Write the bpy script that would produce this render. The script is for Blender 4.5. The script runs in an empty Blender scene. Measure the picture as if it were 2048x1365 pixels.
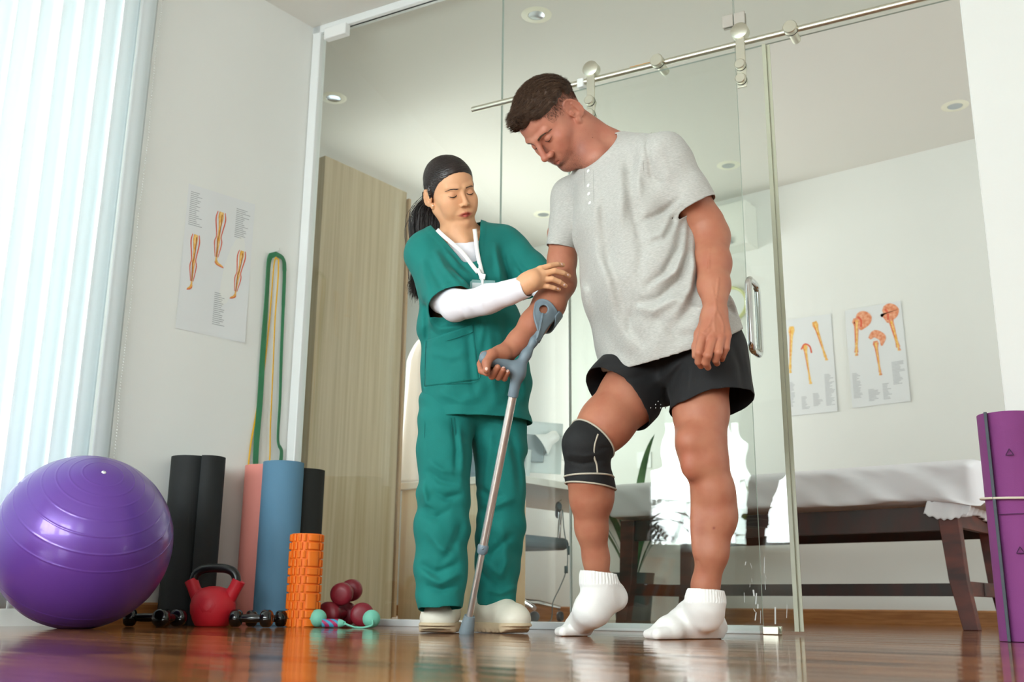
import bpy, math, random
import numpy as np
from mathutils import Vector, Matrix
# ------------------------------------------------------------------ camera
FPX = 2066.0; PITCH = math.radians(14.4); ROLL = math.radians(.56); CAMH = .085
fwv = np.array([0, math.cos(PITCH), math.sin(PITCH)]); r0v = np.array([1., 0, 0]); u0v = np.cross(r0v, fwv)
rtv = r0v*math.cos(ROLL)+u0v*math.sin(ROLL); upv = -r0v*math.sin(ROLL)+u0v*math.cos(ROLL)
CAM = np.array([0, 0, CAMH])
scn = bpy.context.scene
cam = bpy.data.cameras.new('camera'); camo = bpy.data.objects.new('camera', cam)
scn.collection.objects.link(camo)
camo.matrix_world = Matrix(((rtv[0], upv[0], -fwv[0], 0), (rtv[1], upv[1], -fwv[1], 0), (rtv[2], upv[2], -fwv[2], CAMH), (0, 0, 0, 1)))
cam.sensor_width = 36; cam.lens = FPX/2048*36; cam.clip_start = .02; cam.clip_end = 100
cam.dof.use_dof = True; cam.dof.focus_distance = 3.1; cam.dof.aperture_fstop = 4.5
scn.camera = camo
# ------------------------------------------------------------------ light
scn.view_settings.view_transform = 'Standard'; scn.view_settings.look = 'None'
scn.view_settings.gamma = 1; scn.view_settings.use_curve_mapping = False
scn.view_settings.exposure = 0.84
w = bpy.data.worlds.new('sky'); scn.world = w; w.use_nodes = True
w.node_tree.nodes['Background'].inputs[0].default_value = (.86, .93, 1, 1)
w.node_tree.nodes['Background'].inputs[1].default_value = 2.0
FY = math.radians(37.75)      # the room's own axes: f along the far wall, l away from the camera
fd = np.array([math.cos(FY), -math.sin(FY), 0]); ld = np.array([math.sin(FY), math.cos(FY), 0])
GY = math.radians(28.5)       # the glass partition stands a little askew in the room
gd = np.array([math.cos(GY), -math.sin(GY), 0]); gn = np.array([math.sin(GY), math.cos(GY), 0])
S0 = np.array([.168, 4.065, 0]); ZC = 2.921
def RP(f, l, z=0): return fd*f+ld*l+np.array([0, 0, z])
def GP(s, n, z=0): return S0+gd*s+gn*n+np.array([0, 0, z])
def area_light(name, loc, dirv, sx, sy, power, col=(1, 1, 1)):
    L = bpy.data.lights.new(name, 'AREA'); L.shape = 'RECTANGLE'; L.size = sx; L.size_y = sy; L.energy = power; L.color = col
    o = bpy.data.objects.new(name, L); scn.collection.objects.link(o); o.location = Vector(loc)
    o.rotation_euler = Vector(dirv).to_track_quat('-Z', 'Y').to_euler(); return o
# daylight at the windows, plus two added fill lights on the right
area_light('daylight_side_window', RP(-4.15, .7, 1.35), fd, 3.6, 2.5, 118, (.93, .97, 1))
area_light('daylight_rear_window', RP(-1.4, -2.1, 1.6), ld+np.array([0, 0, -.05]), 3.4, 2.1, 285, (.93, .965, 1))
area_light('fill_light_rear_right', RP(1.6, -2.1, 1.4), ld+fd*-.25, 1.6, 1.9, 20, (.93, .965, 1))  # added frontal fill, not from any known window
area_light('daylight_inner_window', RP(-4.7, 5.0, 1.6), fd, 1.7, 1.5, 25, (.96, 1, .98))
area_light('fill_light_inner_right', RP(3.6, 5.2, 1.35), -fd, 1.8, 2.1, 60, (.95, .99, 1))  # added fill for the far wall and bench, from out of view
# ------------------------------------------------------------------ helpers
def ray(x, y): return fwv+rtv*(x-1024)/FPX-upv*(y-682.5)/FPX
def at(x, y, D): d = ray(x, y); return CAM+d*D/d[1]
def fl(x, y, z=0): d = ray(x, y); return CAM+d*(z-CAMH)/d[2]
def pl(x, y, p0, n): d = ray(x, y); return CAM+d*(np.dot(np.array(p0)-CAM, n)/np.dot(d, n))
def mirror(p): return p-2*np.dot(p-S0, gn)*gn      # where a thing seen in the partition glass really stands
def sof(p): return float(np.dot(p-S0, gd))
def rnd(a, b): return random.uniform(a, b)
random.seed(7)
MATS = {}
def srgb(c): return tuple(((v/255+.055)/1.055)**2.4 if v > 10 else v/255/12.92 for v in c)
def mat(name, col, rough=.5, metal=0, bump=0, bscale=60, bstretch=(1, 1, 1), var=0, vscale=8, vstretch=(1, 1, 1), sss=0, sheen=0, spec=.5, trans=0, coat=0, emit=0, col2=None):
    if name in MATS: return MATS[name]
    m = bpy.data.materials.new(name); m.use_nodes = True; N = m.node_tree.nodes; K = m.node_tree.links
    b = N['Principled BSDF']; c = srgb(col)
    b.inputs['Base Color'].default_value = (*c, 1); b.inputs['Roughness'].default_value = rough; b.inputs['Metallic'].default_value = metal
    b.inputs['Specular IOR Level'].default_value = spec
    if sss: b.inputs['Subsurface Weight'].default_value = sss; b.inputs['Subsurface Scale'].default_value = .012; b.inputs['Subsurface Radius'].default_value = (1, .35, .2)
    if sheen: b.inputs['Sheen Weight'].default_value = sheen
    if trans: b.inputs['Transmission Weight'].default_value = trans
    if coat: b.inputs['Coat Weight'].default_value = coat; b.inputs['Coat Roughness'].default_value = .08
    if emit: b.inputs['Emission Color'].default_value = (*c, 1); b.inputs['Emission Strength'].default_value = emit
    tc = N.new('ShaderNodeTexCoord')
    def noise(sc, st, det=4):
        mp = N.new('ShaderNodeMapping'); mp.inputs['Scale'].default_value = st
        n = N.new('ShaderNodeTexNoise'); n.inputs['Scale'].default_value = sc; n.inputs['Detail'].default_value = det
        K.new(tc.outputs['Object'], mp.inputs[0]); K.new(mp.outputs[0], n.inputs['Vector']); return n
    if var or col2:
        n = noise(vscale, vstretch); mx = N.new('ShaderNodeMix'); mx.data_type = 'RGBA'
        mr = N.new('ShaderNodeMapRange'); mr.inputs[1].default_value = .35; mr.inputs[2].default_value = .65
        K.new(n.outputs[0], mr.inputs[0]); K.new(mr.outputs[0], mx.inputs[0])
        c2 = srgb(col2) if col2 else tuple(v*(1-var) for v in c)
        mx.inputs[6].default_value = (*c, 1); mx.inputs[7].default_value = (*c2, 1); K.new(mx.outputs[2], b.inputs['Base Color'])
    if bump:
        n = noise(bscale, bstretch, 3); bp = N.new('ShaderNodeBump'); bp.inputs['Strength'].default_value = bump; bp.inputs['Distance'].default_value = .004
        K.new(n.outputs[0], bp.inputs['Height']); K.new(bp.outputs[0], b.inputs['Normal'])
    MATS[name] = m; return m
def rotm(rz=0, rx=0, ry=0): return np.array(Matrix.Rotation(rz, 3, 'Z') @ Matrix.Rotation(rx, 3, 'X') @ Matrix.Rotation(ry, 3, 'Y'))
ROOM = rotm(-FY); GLS = rotm(-GY)
def unit(v): v = np.array(v, float); return v/(np.linalg.norm(v)+1e-12)
class MB:
    def __init__(s): s.v = []; s.f = []; s.m = []
    def add(s, V, Fc, m=0):
        o = len(s.v); s.v += [tuple(map(float, q)) for q in V]; s.f += [tuple(o+i for i in q) for q in Fc]; s.m += [m]*len(Fc); return s
    def box(s, c, sz, R=np.eye(3), m=0, taper=1):
        h = np.array(sz)/2; V = [np.array(c)+R@(np.array([x*(taper if z > 0 else 1), y*(taper if z > 0 else 1), z])*h) for z in (-1, 1) for x, y in ((-1, -1), (1, -1), (1, 1), (-1, 1))]
        return s.add(V, [(3, 2, 1, 0), (4, 5, 6, 7), (0, 1, 5, 4), (1, 2, 6, 5), (2, 3, 7, 6), (3, 0, 4, 7)], m)
    def tube(s, pts, r, n=12, m=0, cap=True, closed=False, flat=None):
        P = [np.array(p, float) for p in pts]; k = len(P); rr = r if hasattr(r, '__len__') else [r]*k; V = []; prev = None
        for i, p in enumerate(P):
            a = P[(i-1) % k] if closed or i > 0 else P[i]; b = P[(i+1) % k] if closed or i < k-1 else P[i]
            t = unit(b-a)
            if prev is None: x = unit(np.cross(t, (0, 0, 1) if abs(t[2]) < .9 else (1, 0, 0)))
            else: x = unit(prev-t*np.dot(prev, t))
            prev = x; y = np.cross(t, x)
            for j in range(n):
                an = 2*math.pi*j/n; V.append(p+rr[i]*(x*math.cos(an)+y*math.sin(an)*(flat or 1)))
        Fc = [(i*n+j, i*n+(j+1) % n, ((i+1) % k)*n+(j+1) % n, ((i+1) % k)*n+j) for i in range(k if closed else k-1) for j in range(n)]
        if cap and not closed: Fc += [tuple(range(n))[::-1], tuple((k-1)*n+j for j in range(n))]
        return s.add(V, Fc, m)
    def lathe(s, prof, c=(0, 0, 0), R=np.eye(3), n=32, m=0, cap=False):
        V = [np.array(c)+R@np.array([r*math.cos(2*math.pi*j/n), r*math.sin(2*math.pi*j/n), z]) for r, z in prof for j in range(n)]
        Fc = [(i*n+j, i*n+(j+1) % n, (i+1)*n+(j+1) % n, (i+1)*n+j) for i in range(len(prof)-1) for j in range(n)]
        if cap: Fc += [tuple(range(n))[::-1], tuple((len(prof)-1)*n+j for j in range(n))]
        return s.add(V, Fc, m)
    def ball(s, c, r, R=np.eye(3), n=16, m=0):
        r = np.array(r if hasattr(r, '__len__') else (r, r, r)); k = n//2
        V = [np.array(c)+R@(r*np.array([math.sin(math.pi*i/k)*math.cos(2*math.pi*j/n), math.sin(math.pi*i/k)*math.sin(2*math.pi*j/n), math.cos(math.pi*i/k)])) for i in range(1, k) for j in range(n)]
        Fc = [(i*n+j, (i+1)*n+j, (i+1)*n+(j+1) % n, i*n+(j+1) % n) for i in range(k-2) for j in range(n)]
        V += [np.array(c)+R@(r*np.array([0, 0, 1])), np.array(c)+R@(r*np.array([0, 0, -1]))]; a = len(V)-2
        Fc += [(a, j, (j+1) % n) for j in range(n)]+[(a+1, (k-2)*n+(j+1) % n, (k-2)*n+j) for j in range(n)]
        return s.add(V, Fc, m)
    def grid(s, fn, nu, nv, m=0):
        V = [fn(i/nu, j/nv) for i in range(nu+1) for j in range(nv+1)]
        return s.add(V, [(i*(nv+1)+j, (i+1)*(nv+1)+j, (i+1)*(nv+1)+j+1, i*(nv+1)+j+1) for i in range(nu) for j in range(nv)], m)
    def prism(s, pts, c, ax, ay, an, d, m=0):
        k = len(pts); ax, ay, an, c = map(np.array, (ax, ay, an, c))
        V = [c+ax*x+ay*y for x, y in pts]+[c+ax*x+ay*y+an*d for x, y in pts]
        return s.add(V, [tuple(range(k))[::-1], tuple(range(k, 2*k))]+[(i, (i+1) % k, k+(i+1) % k, k+i) for i in range(k)], m)
    def build(s, name, mats, parent=None, smooth=True, bevel=0, solid=0, sub=0, origin=None, angle=40):
        me = bpy.data.meshes.new(name); V = np.array(s.v)
        if origin is None and parent is None: origin = np.array([*((V[:, :2].max(0)+V[:, :2].min(0))/2), V[:, 2].min()])
        if parent is not None: origin = np.array(parent.matrix_basis.translation) if origin is None else origin
        V = V-origin if parent is None else V
        o = bpy.data.objects.new(name, me)
        if parent is not None:
            W = np.zeros(3); p = parent
            while p is not None: W = W+np.array(p.location); p = p.parent
            V = V-W; o.parent = parent
        else: o.location = Vector(origin)
        me.from_pydata([tuple(q) for q in V], [], s.f); me.update()
        for m_ in (mats if isinstance(mats, (list, tuple)) else [mats]): me.materials.append(m_)
        me.polygons.foreach_set('material_index', s.m)
        if smooth:
            me.polygons.foreach_set('use_smooth', [True]*len(s.f))
            if angle < 180: me.set_sharp_from_angle(angle=math.radians(angle))
        scn.collection.objects.link(o)
        if bevel:
            b = o.modifiers.new('bevel', 'BEVEL'); b.width = bevel; b.segments = 2; b.limit_method = 'ANGLE'; b.angle_limit = math.radians(40)
        if solid:
            b = o.modifiers.new('solid', 'SOLIDIFY'); b.thickness = abs(solid); b.offset = -1 if solid > 0 else 1
        if sub:
            b = o.modifiers.new('sub', 'SUBSURF'); b.levels = sub; b.render_levels = sub
        return o
def tag(o, label=None, cat=None, group=None, kind=None):
    for k, v in (('label', label), ('category', cat), ('group', group), ('kind', kind)):
        if v: o[k] = v
    return o
def empty(name, loc, label=None, cat=None, group=None):
    o = bpy.data.objects.new(name, None); scn.collection.objects.link(o); o.location = Vector(loc); o.empty_display_size = .05
    return tag(o, label, cat, group)
def struct(o): o['kind'] = 'structure'; return o
# ------------------------------------------------------------------ materials of the room
M_wall = mat('wall_paint', (232, 233, 228), .75, bump=.06, bscale=90, var=.02, vscale=1.5)
M_ceil = mat('ceiling_paint', (226, 224, 216), .85)
M_trimw = mat('white_aluminium', (232, 235, 234), .35)
M_white = mat('white_plastic', (238, 240, 238), .35)
M_oakbase = mat('oak_baseboard', (176, 122, 70), .35, col2=(150, 96, 50), vscale=6, vstretch=(1, 1, 14), bump=.05)
M_steel = mat('brushed_steel', (222, 221, 205), .36, 1); M_ringd = mat('dark_gasket', (40, 42, 42), .5)
M_chrome = mat('chrome', (225, 225, 225), .07, 1)
def wood_floor():
    m = bpy.data.materials.new('floor_boards'); m.use_nodes = True; N = m.node_tree.nodes; K = m.node_tree.links; b = N['Principled BSDF']
    tc = N.new('ShaderNodeTexCoord'); mp = N.new('ShaderNodeMapping'); mp.inputs['Rotation'].default_value = (0, 0, FY)
    K.new(tc.outputs['Object'], mp.inputs[0])
    br = N.new('ShaderNodeTexBrick'); br.inputs['Scale'].default_value = 1; br.inputs['Brick Width'].default_value = 1.1; br.inputs['Row Height'].default_value = .12
    br.inputs['Mortar Size'].default_value = .0012; br.inputs['Mortar Smooth'].default_value = .1; br.inputs['Bias'].default_value = 0
    br.inputs['Color1'].default_value = (*srgb((176, 114, 62)), 1); br.inputs['Color2'].default_value = (*srgb((92, 54, 32)), 1); br.inputs['Mortar'].default_value = (*srgb((58, 32, 20)), 1)
    K.new(mp.outputs[0], br.inputs['Vector'])
    mp2 = N.new('ShaderNodeMapping'); mp2.inputs['Scale'].default_value = (1.5, 26, 1); K.new(mp.outputs[0], mp2.inputs[0])
    n = N.new('ShaderNodeTexNoise'); n.inputs['Scale'].default_value = 3; n.inputs['Detail'].default_value = 6; K.new(mp2.outputs[0], n.inputs['Vector'])
    mx = N.new('ShaderNodeMix'); mx.data_type = 'RGBA'; mx.blend_type = 'OVERLAY'; mx.inputs[0].default_value = .6
    K.new(br.outputs['Color'], mx.inputs[6]); K.new(n.outputs[0], mx.inputs[7]); K.new(mx.outputs[2], b.inputs['Base Color'])
    mp3 = N.new('ShaderNodeMapping'); mp3.inputs['Scale'].default_value = (.9, 11, 1); K.new(mp.outputs[0], mp3.inputs[0]); n2 = N.new('ShaderNodeTexNoise'); n2.inputs['Scale'].default_value = 1; n2.inputs['Detail'].default_value = 2; K.new(mp3.outputs[0], n2.inputs['Vector'])
    mr = N.new('ShaderNodeMapRange'); mr.inputs[3].default_value = .05; mr.inputs[4].default_value = .13; K.new(n.outputs[0], mr.inputs[0]); K.new(mr.outputs[0], b.inputs['Roughness'])
    sub = N.new('ShaderNodeMath'); sub.operation = 'MULTIPLY_ADD'; sub.inputs[1].default_value = -.6; K.new(br.outputs['Fac'], sub.inputs[0]); K.new(n2.outputs[0], sub.inputs[2])
    bp = N.new('ShaderNodeBump'); bp.inputs['Strength'].default_value = 1; bp.inputs['Distance'].default_value = .0013
    K.new(sub.outputs[0], bp.inputs['Height']); K.new(bp.outputs[0], b.inputs['Normal'])
    b.inputs['Specular IOR Level'].default_value = .28
    return m
def glass(name, tint, refl=1.0, rough=0.0):
    m = bpy.data.materials.new(name); m.use_nodes = True; N = m.node_tree.nodes; K = m.node_tree.links; N.remove(N['Principled BSDF'])
    t = N.new('ShaderNodeBsdfTransparent'); t.inputs[0].default_value = (*tint, 1); g = N.new('ShaderNodeBsdfGlossy'); g.inputs['Roughness'].default_value = rough
    fr = N.new('ShaderNodeFresnel'); ge = N.new('ShaderNodeNewGeometry'); ml = N.new('ShaderNodeMath'); ml.operation = 'MULTIPLY_ADD'; ml.inputs[1].default_value = -.8333; ml.inputs[2].default_value = 1.5
    K.new(ge.outputs['Backfacing'], ml.inputs[0]); K.new(ml.outputs[0], fr.inputs[0]); mx = N.new('ShaderNodeMixShader')
    K.new(fr.outputs[0], mx.inputs[0]); K.new(t.outputs[0], mx.inputs[1]); K.new(g.outputs[0], mx.inputs[2]); K.new(mx.outputs[0], N['Material Output'].inputs[0]); return m
M_floor = wood_floor()
M_glass = glass('clear_glass', (.955, .975, .96)); M_gedge = mat('glass_edge', (190, 208, 200), .25, spec=.8)
M_dust = mat('dry_cleaning_marks', (225, 228, 226), .9)
# ------------------------------------------------------------------ shell
LW = -3.68; LFAR = 6.4; LBACK = -1.55; FB = -6.2     # side wall, far wall, rear wall, inner room's own side wall (f / l)
Kc = pl(632, 60, S0, gn); FR = 3.1
def pf(pts, z): return [tuple(RP(f, l, z)) for f, l in pts]
b = MB(); P4 = pf([(FB-.3, LBACK-.3), (FR+.3, LBACK-.3), (FR+.3, LFAR+.3), (FB-.3, LFAR+.3)], 0)
lo = pf([(FB-.3, LBACK-.3), (FR+.3, LBACK-.3), (FR+.3, LFAR+.3), (FB-.3, LFAR+.3)], -.1)
b.add(P4+lo, [(0, 1, 2, 3), (7, 6, 5, 4), (0, 4, 5, 1), (1, 5, 6, 2), (2, 6, 7, 3), (3, 7, 4, 0)]); struct(b.build('floor', M_floor, smooth=False, origin=(0, 0, 0)))
b = MB(); hi = pf([(FB-.3, LBACK-.3), (FR+.3, LBACK-.3), (FR+.3, LFAR+.3), (FB-.3, LFAR+.3)], ZC+.1); lo = [(x, y, ZC) for x, y, z in hi]
b.add(hi+lo, [(0, 1, 2, 3), (7, 6, 5, 4), (0, 4, 5, 1), (1, 5, 6, 2), (2, 6, 7, 3), (3, 7, 4, 0)]); struct(b.build('ceiling', M_ceil, smooth=False))
def wall(name, f0, f1, l0, l1, holes=(), axis='f', m=None):
    # a wall box with rectangular openings; holes = (a0,a1,z0,z1) along its long axis
    b = MB(); A0, A1 = (f0, f1) if axis == 'f' else (l0, l1)
    def bx(a0, a1, z0, z1):
        if a1-a0 < 1e-4 or z1-z0 < 1e-4: return
        c = RP((a0+a1)/2, (l0+l1)/2, (z0+z1)/2) if axis == 'f' else RP((f0+f1)/2, (a0+a1)/2, (z0+z1)/2)
        b.box(c, (a1-a0, l1-l0, z1-z0) if axis == 'f' else (f1-f0, a1-a0, z1-z0), ROOM)
    x = A0
    for a0, a1, z0, z1 in sorted(holes): bx(x, a0, 0, ZC); bx(a0, a1, 0, z0); bx(a0, a1, z1, ZC); x = a1
    bx(x, A1, 0, ZC); return struct(b.build(name, m or M_wall, smooth=False))
lK = float(Kc@ld)
qb = pl(225, 915, RP(LW+.07, 0), fd); lB = float(qb@ld)         # far end of the blinds
wall('wall_left', LW-.15, LW, LBACK, lK+.02, [(-1.1, lB-.12, .12, 2.75)], 'l')
wall('wall_inner_return', FB, LW-.15, lK-.13, lK+.02, axis='f')
wall('wall_inner_left', FB-.15, FB, lK-.13, LFAR+.15, [(4.3, 5.9, .9, 2.4)], 'l')
wall('wall_far', FB-.15, FR, LFAR, LFAR+.15)
wall('wall_rear', LW-.15, FR, LBACK-.15, LBACK, [(-2.98, -1.62, .55, 2.5), (-1.3, .1, .55, 2.5), (.8, 2.4, .55, 2.5)])
wall('wall_right', FR, FR+.15, LBACK-.15, LFAR+.15, [(4.3, 6.1, .3, 2.45)], 'l')
# pillar at the end of the partition, and the wooden door frame past it
sP = sof(pl(1963, 400, S0-.1*gn, gn)); nP = -.1
b = MB(); b.box(GP(sP+.14, nP+.16, ZC/2), (.28, .32, ZC), GLS); struct(b.build('wall_pillar', M_wall, smooth=False, bevel=.006))
M_brown = mat('red_brown_door_frame', (150, 78, 40), .35, col2=(120, 56, 28), vscale=5, vstretch=(8, 8, 1))
b = MB(); b.box(GP(sP+.33, nP+.1, ZC/2), (.1, .12, ZC), GLS); struct(b.build('trim_1', M_brown, smooth=False, bevel=.004))
b = MB(); b.box(GP(sP+.38+.75, nP+.14, ZC/2), (1.4, .1, ZC), GLS); struct(b.build('wall_front', M_wall, smooth=False))
# baseboards
def baseb(name, p, q, nrm, h=.085):
    p, q, nrm = np.array(p), np.array(q), np.array(nrm); b = MB(); ax = unit(q-p)
    b.prism([(0, 0), (.014, 0), (.014, h-.008), (.006, h), (0, h)], p, nrm, (0, 0, 1), ax, np.linalg.norm(q-p)); return struct(b.build(name, M_oakbase, smooth=False))
baseb('baseboard_far', RP(FB, LFAR), RP(FR, LFAR), -ld)
baseb('baseboard_left', RP(LW, lB+.02), RP(LW, lK-.02), fd)
baseb('baseboard_inner_left', RP(FB, lK), RP(FB, LFAR), fd)
# windows: frame + pane
def window(name, c, wd, ht, R, dn, n=2):
    fr = MB(); t = .05; ax = R@np.array([1, 0, 0]); c = np.array(c)
    for i in range(n+1): fr.box(c+ax*(-wd/2+i*wd/n)*(1-t/wd), (t, .06, ht), R)
    for z in (-ht/2+t/2, ht/2-t/2): fr.box(c+np.array([0, 0, z]), (wd, .06, t), R)
    o = struct(fr.build(name, M_trimw, smooth=False, bevel=.003)); g = MB()
    g.box(c, (wd-.02, .006, ht-.02), R); g.build('window_pane', M_glass, o, smooth=False); return o
window('window_1', RP(LW-.1, (lB-.12-1.1)/2, 1.435), lB-.12+1.1, 2.63, ROOM@rotm(math.pi/2), 0, 3)
window('window_2', RP(-2.3, LBACK-.1, 1.525), 1.36, 1.95, ROOM, 0, 2)
window('window_3', RP(-.6, LBACK-.1, 1.525), 1.4, 1.95, ROOM, 0, 2)
window('fill_window_6', RP(1.6, LBACK-.1, 1.525), 1.6, 1.95, ROOM, 0, 2)  # unseen window, added to go with the rear right fill light
window('window_4', RP(FB-.1, 5.1, 1.65), 1.6, 1.5, ROOM@rotm(math.pi/2), 0, 2)
window('fill_window_5', RP(FR+.1, 5.2, 1.375), 1.8, 2.15, ROOM@rotm(math.pi/2), 0, 2)  # unseen window, added for the fill light of the inner room
for i, f in enumerate((-2.3, -.6)):
    b = MB(); b.box(RP(f, LBACK+.03, .535), (1.5, .16, .03), ROOM); struct(b.build('trim_%d' % (i+2), M_trimw, smooth=False, bevel=.004))
# ------------------------------------------------------------------ glass partition
def pane(b, s0, s1, n, z0, z1, t=.01):
    c = GP((s0+s1)/2, n, (z0+z1)/2); h = np.array([s1-s0, t, z1-z0])/2
    V = [c+GLS@(np.array([x, y, z])*h) for z in (-1, 1) for x, y in ((-1, -1), (1, -1), (1, 1), (-1, 1))]
    b.add(V, [(0, 1, 5, 4), (2, 3, 7, 6)], 0); b.add(V, [(3, 2, 1, 0), (4, 5, 6, 7), (1, 2, 6, 5), (3, 0, 4, 7)], 1); return b
sK = sof(Kc); sS = sof(pl(1003, 300, S0, gn)); sT = sof(pl(1469, 60, S0, gn)); zT = float(pl(1475, 103, S0, gn)[2])
zF = ZC-.042
root = empty('fixed_glass_panel', GP((sK+sS)/2, 0, 0), 'clear fixed glass panel between the corner and the thin vertical seam', 'glass panel')
pane(MB(), sK+.05, sS-.002, 0, .03, zF).build('pane', [M_glass, M_gedge], root, smooth=False)
root = empty('fixed_glass_panel', GP((sS+sT)/2, 0, 0), 'clear fixed glass panel behind the man, right of the thin vertical seam', 'glass panel')
pane(MB(), sS+.002, sT-.002, 0, .03, zF).build('pane', [M_glass, M_gedge], root, smooth=False)
b = MB(); s1 = sT-.02; s0 = sof(pl(1221, 900, S0, gn))
root = empty('transom_glass', GP((sT+sP)/2, 0, zT), 'glass transom above the door opening with a green lower edge', 'glass panel')
pane(MB(), sT+.002, sP, 0, zT, zF).build('pane', [M_glass, M_gedge], root, smooth=False)
b = MB()
q0 = sof(pl(1445, 50, S0-.008*gn, gn)); q1 = sof(pl(1490, 40, S0-.008*gn, gn)); qm = (q0+q1)/2; zc = float(pl(1468, 42, S0, gn)[2])
for s, n in ((qm-.024, 0), (qm+.024, 0)):
    for nn in (-.009, .009): b.box(GP(s, nn, zc), (.044, .008, .052), GLS)
    b.box(GP(s, 0, zc+.02), (.02, .018, .006), GLS)
cl = b.build('glass_clamp', mat('satin_steel', (196, 190, 180), .5, .25), bevel=.002)
tag(cl, 'small square satin steel clamp joining the panes above the rail', 'clamp')
# white frame channel along ceiling, wall and floor
b = MB(); b.box(GP((sK+sP)/2, 0, ZC-.021), (sP-sK, .05, .042), GLS); b.box(GP(sK+.028, 0, ZC/2), (.05, .05, ZC), GLS); struct(b.build('trim_4', M_trimw, smooth=False, bevel=.004))
b = MB(); sB = sof(pl(1525, 1262, S0, gn)); b.box(GP((sK+sB)/2, 0, .014), (sB-sK, .06, .028), GLS); struct(b.build('trim_5', mat('sill_aluminium', (214, 218, 218), .4), smooth=False, bevel=.003))
b = MB(); s0, s1 = sof(pl(653, 80, S0-.04*gn, gn)), sof(pl(697, 60, S0-.04*gn, gn))
b.box(GP((s0+s1)/2, -.045, ZC-.085), (s1-s0, .04, .06), GLS); tag(b.build('door_closer_box', M_white, bevel=.005), 'small white rectangular box fixed at the top left frame corner', 'box')
# sliding door on its rail
ND = -.075; DP = S0+gn*ND
zR = float(pl(1440, 97, S0-.075*gn, gn)[2]); sR0 = sof(pl(945, 218, S0-.075*gn, gn))
rail = empty('door_rail', GP((sR0+sP)/2, ND, zR), 'round steel sliding door rail crossing the glass', 'rail')
b = MB(); b.tube([GP(sR0, ND, zR), GP(sP+.02, ND, zR)], .0125, 20); b.build('rail_tube', M_steel, rail)
b = MB(); sc_ = sof(pl(1163, 170, DP, gn)); b.box(GP(sc_, ND, zR-.006), (.03, .034, .04), GLS); b.build('rail_stop', M_white, rail, bevel=.004)
for x, y in ((1318, 126), (1583, 56)):
    s = sof(pl(x, y, DP, gn)); b = MB(); R = GLS@rotm(0, math.pi/2)
    b.lathe([(0, .036), (.024, .036), (.027, .033), (.027, .012), (.027, .009), (.021, .006)], GP(s, ND, zR), R, 28); b.lathe([(.017, .012), (.017, -.075), (0, -.075)], GP(s, ND, zR), R, 24)
    b.lathe([(.0272, .013), (.0274, .011), (.0272, .008), (.018, .007)], GP(s, ND, zR), R, 28, 1); b.build('standoff', [M_steel, M_ringd], rail)
b = MB(); b.box(GP(sof(pl(1290, 128, DP, gn)), ND, zR+.0135), (.13, .006, .004), GLS); b.build('orange_strip', mat('orange_tape', (205, 140, 40), .5), rail)
sD0 = sof(pl(1140, 700, DP, gn)); sD1 = sof(pl(1586, 1100, DP, gn)); zD = float(pl(1300, 146, DP, gn)[2])
zD = float(pl(1526, 91, DP, gn)[2])
door = empty('sliding_glass_door', GP((sD0+sD1)/2, ND, 0), 'sliding glass door panel hanging from the rail behind the man', 'door')
pane(MB(), sD0, sD1, ND, .012, zD).build('door_glass', [M_glass, M_gedge], door, smooth=False)
M_seal = mat('edge_seal', (214, 216, 192), .35, trans=.3)
b = MB(); b.box(GP(sD1, ND, (zD+.012)/2), (.014, .022, zD-.012), GLS); b.box(GP(sD1+.014, ND+.004, (zD+.012)/2), (.012, .004, zD-.012), GLS); b.build('edge_seal', M_seal, door, smooth=False)
b = MB(); b.box(GP(sD0, ND, (zD+.012)/2), (.005, .013, zD-.012), GLS); b.build('edge_seal', mat('pale_edge_seal', (214, 224, 216), .4, trans=.4), door, smooth=False)
_r = random.Random(4)
for k in range(16):
    x = 1480+_r.random()*100; y = 1120+_r.random()*125; p = pl(x, y, DP-.0055*gn, gn); hh = .01+.05*_r.random()**2; sl = _r.uniform(-.3, .3)*.02; b = MB(); wd = .0008+.002*_r.random()**3; V = [p-gn*.0003+gd*(sl*t+wd*s_)+np.array([0, 0, hh*(t-.5)]) for t in (0, .5, 1) for s_ in (-1, 1)]
    b.add(V, [(0, 1, 3, 2), (2, 3, 5, 4)]); b.build('dried_streak', M_dust, door)
for x, y in ((1184, 180), (1483, 110)):
    s = sof(pl(x, y, DP-.0*gn, gn)); b = MB(); R = GLS@rotm(0, math.pi/2)
    b.box(GP(s, ND-.012, zR-.075), (.036, .006, .24), GLS)
    h = b.build('roller_hanger', M_steel, door, bevel=.002)
    b = MB(); b.lathe([(0, .022), (.03, .022), (.034, .019), (.034, -.012), (.03, -.014), (0, -.014)], GP(s, ND-.0, zR+.046), R, 32); b.build('roller_wheel', M_steel, h)
    for dz in (-.105, -.165):
        b = MB(); b.lathe([(0, .026), (.018, .026), (.021, .023), (.021, .004), (.017, .002), (.017, -.02), (0, -.02)], GP(s, ND-.012, zR+dz), R, 28); b.lathe([(.0213, .008), (.0216, .006), (.0213, .003), (.017, .002)], GP(s, ND-.012, zR+dz), R, 28, 1); b.build('bolt_cap', [M_steel, M_ringd], h)
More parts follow.
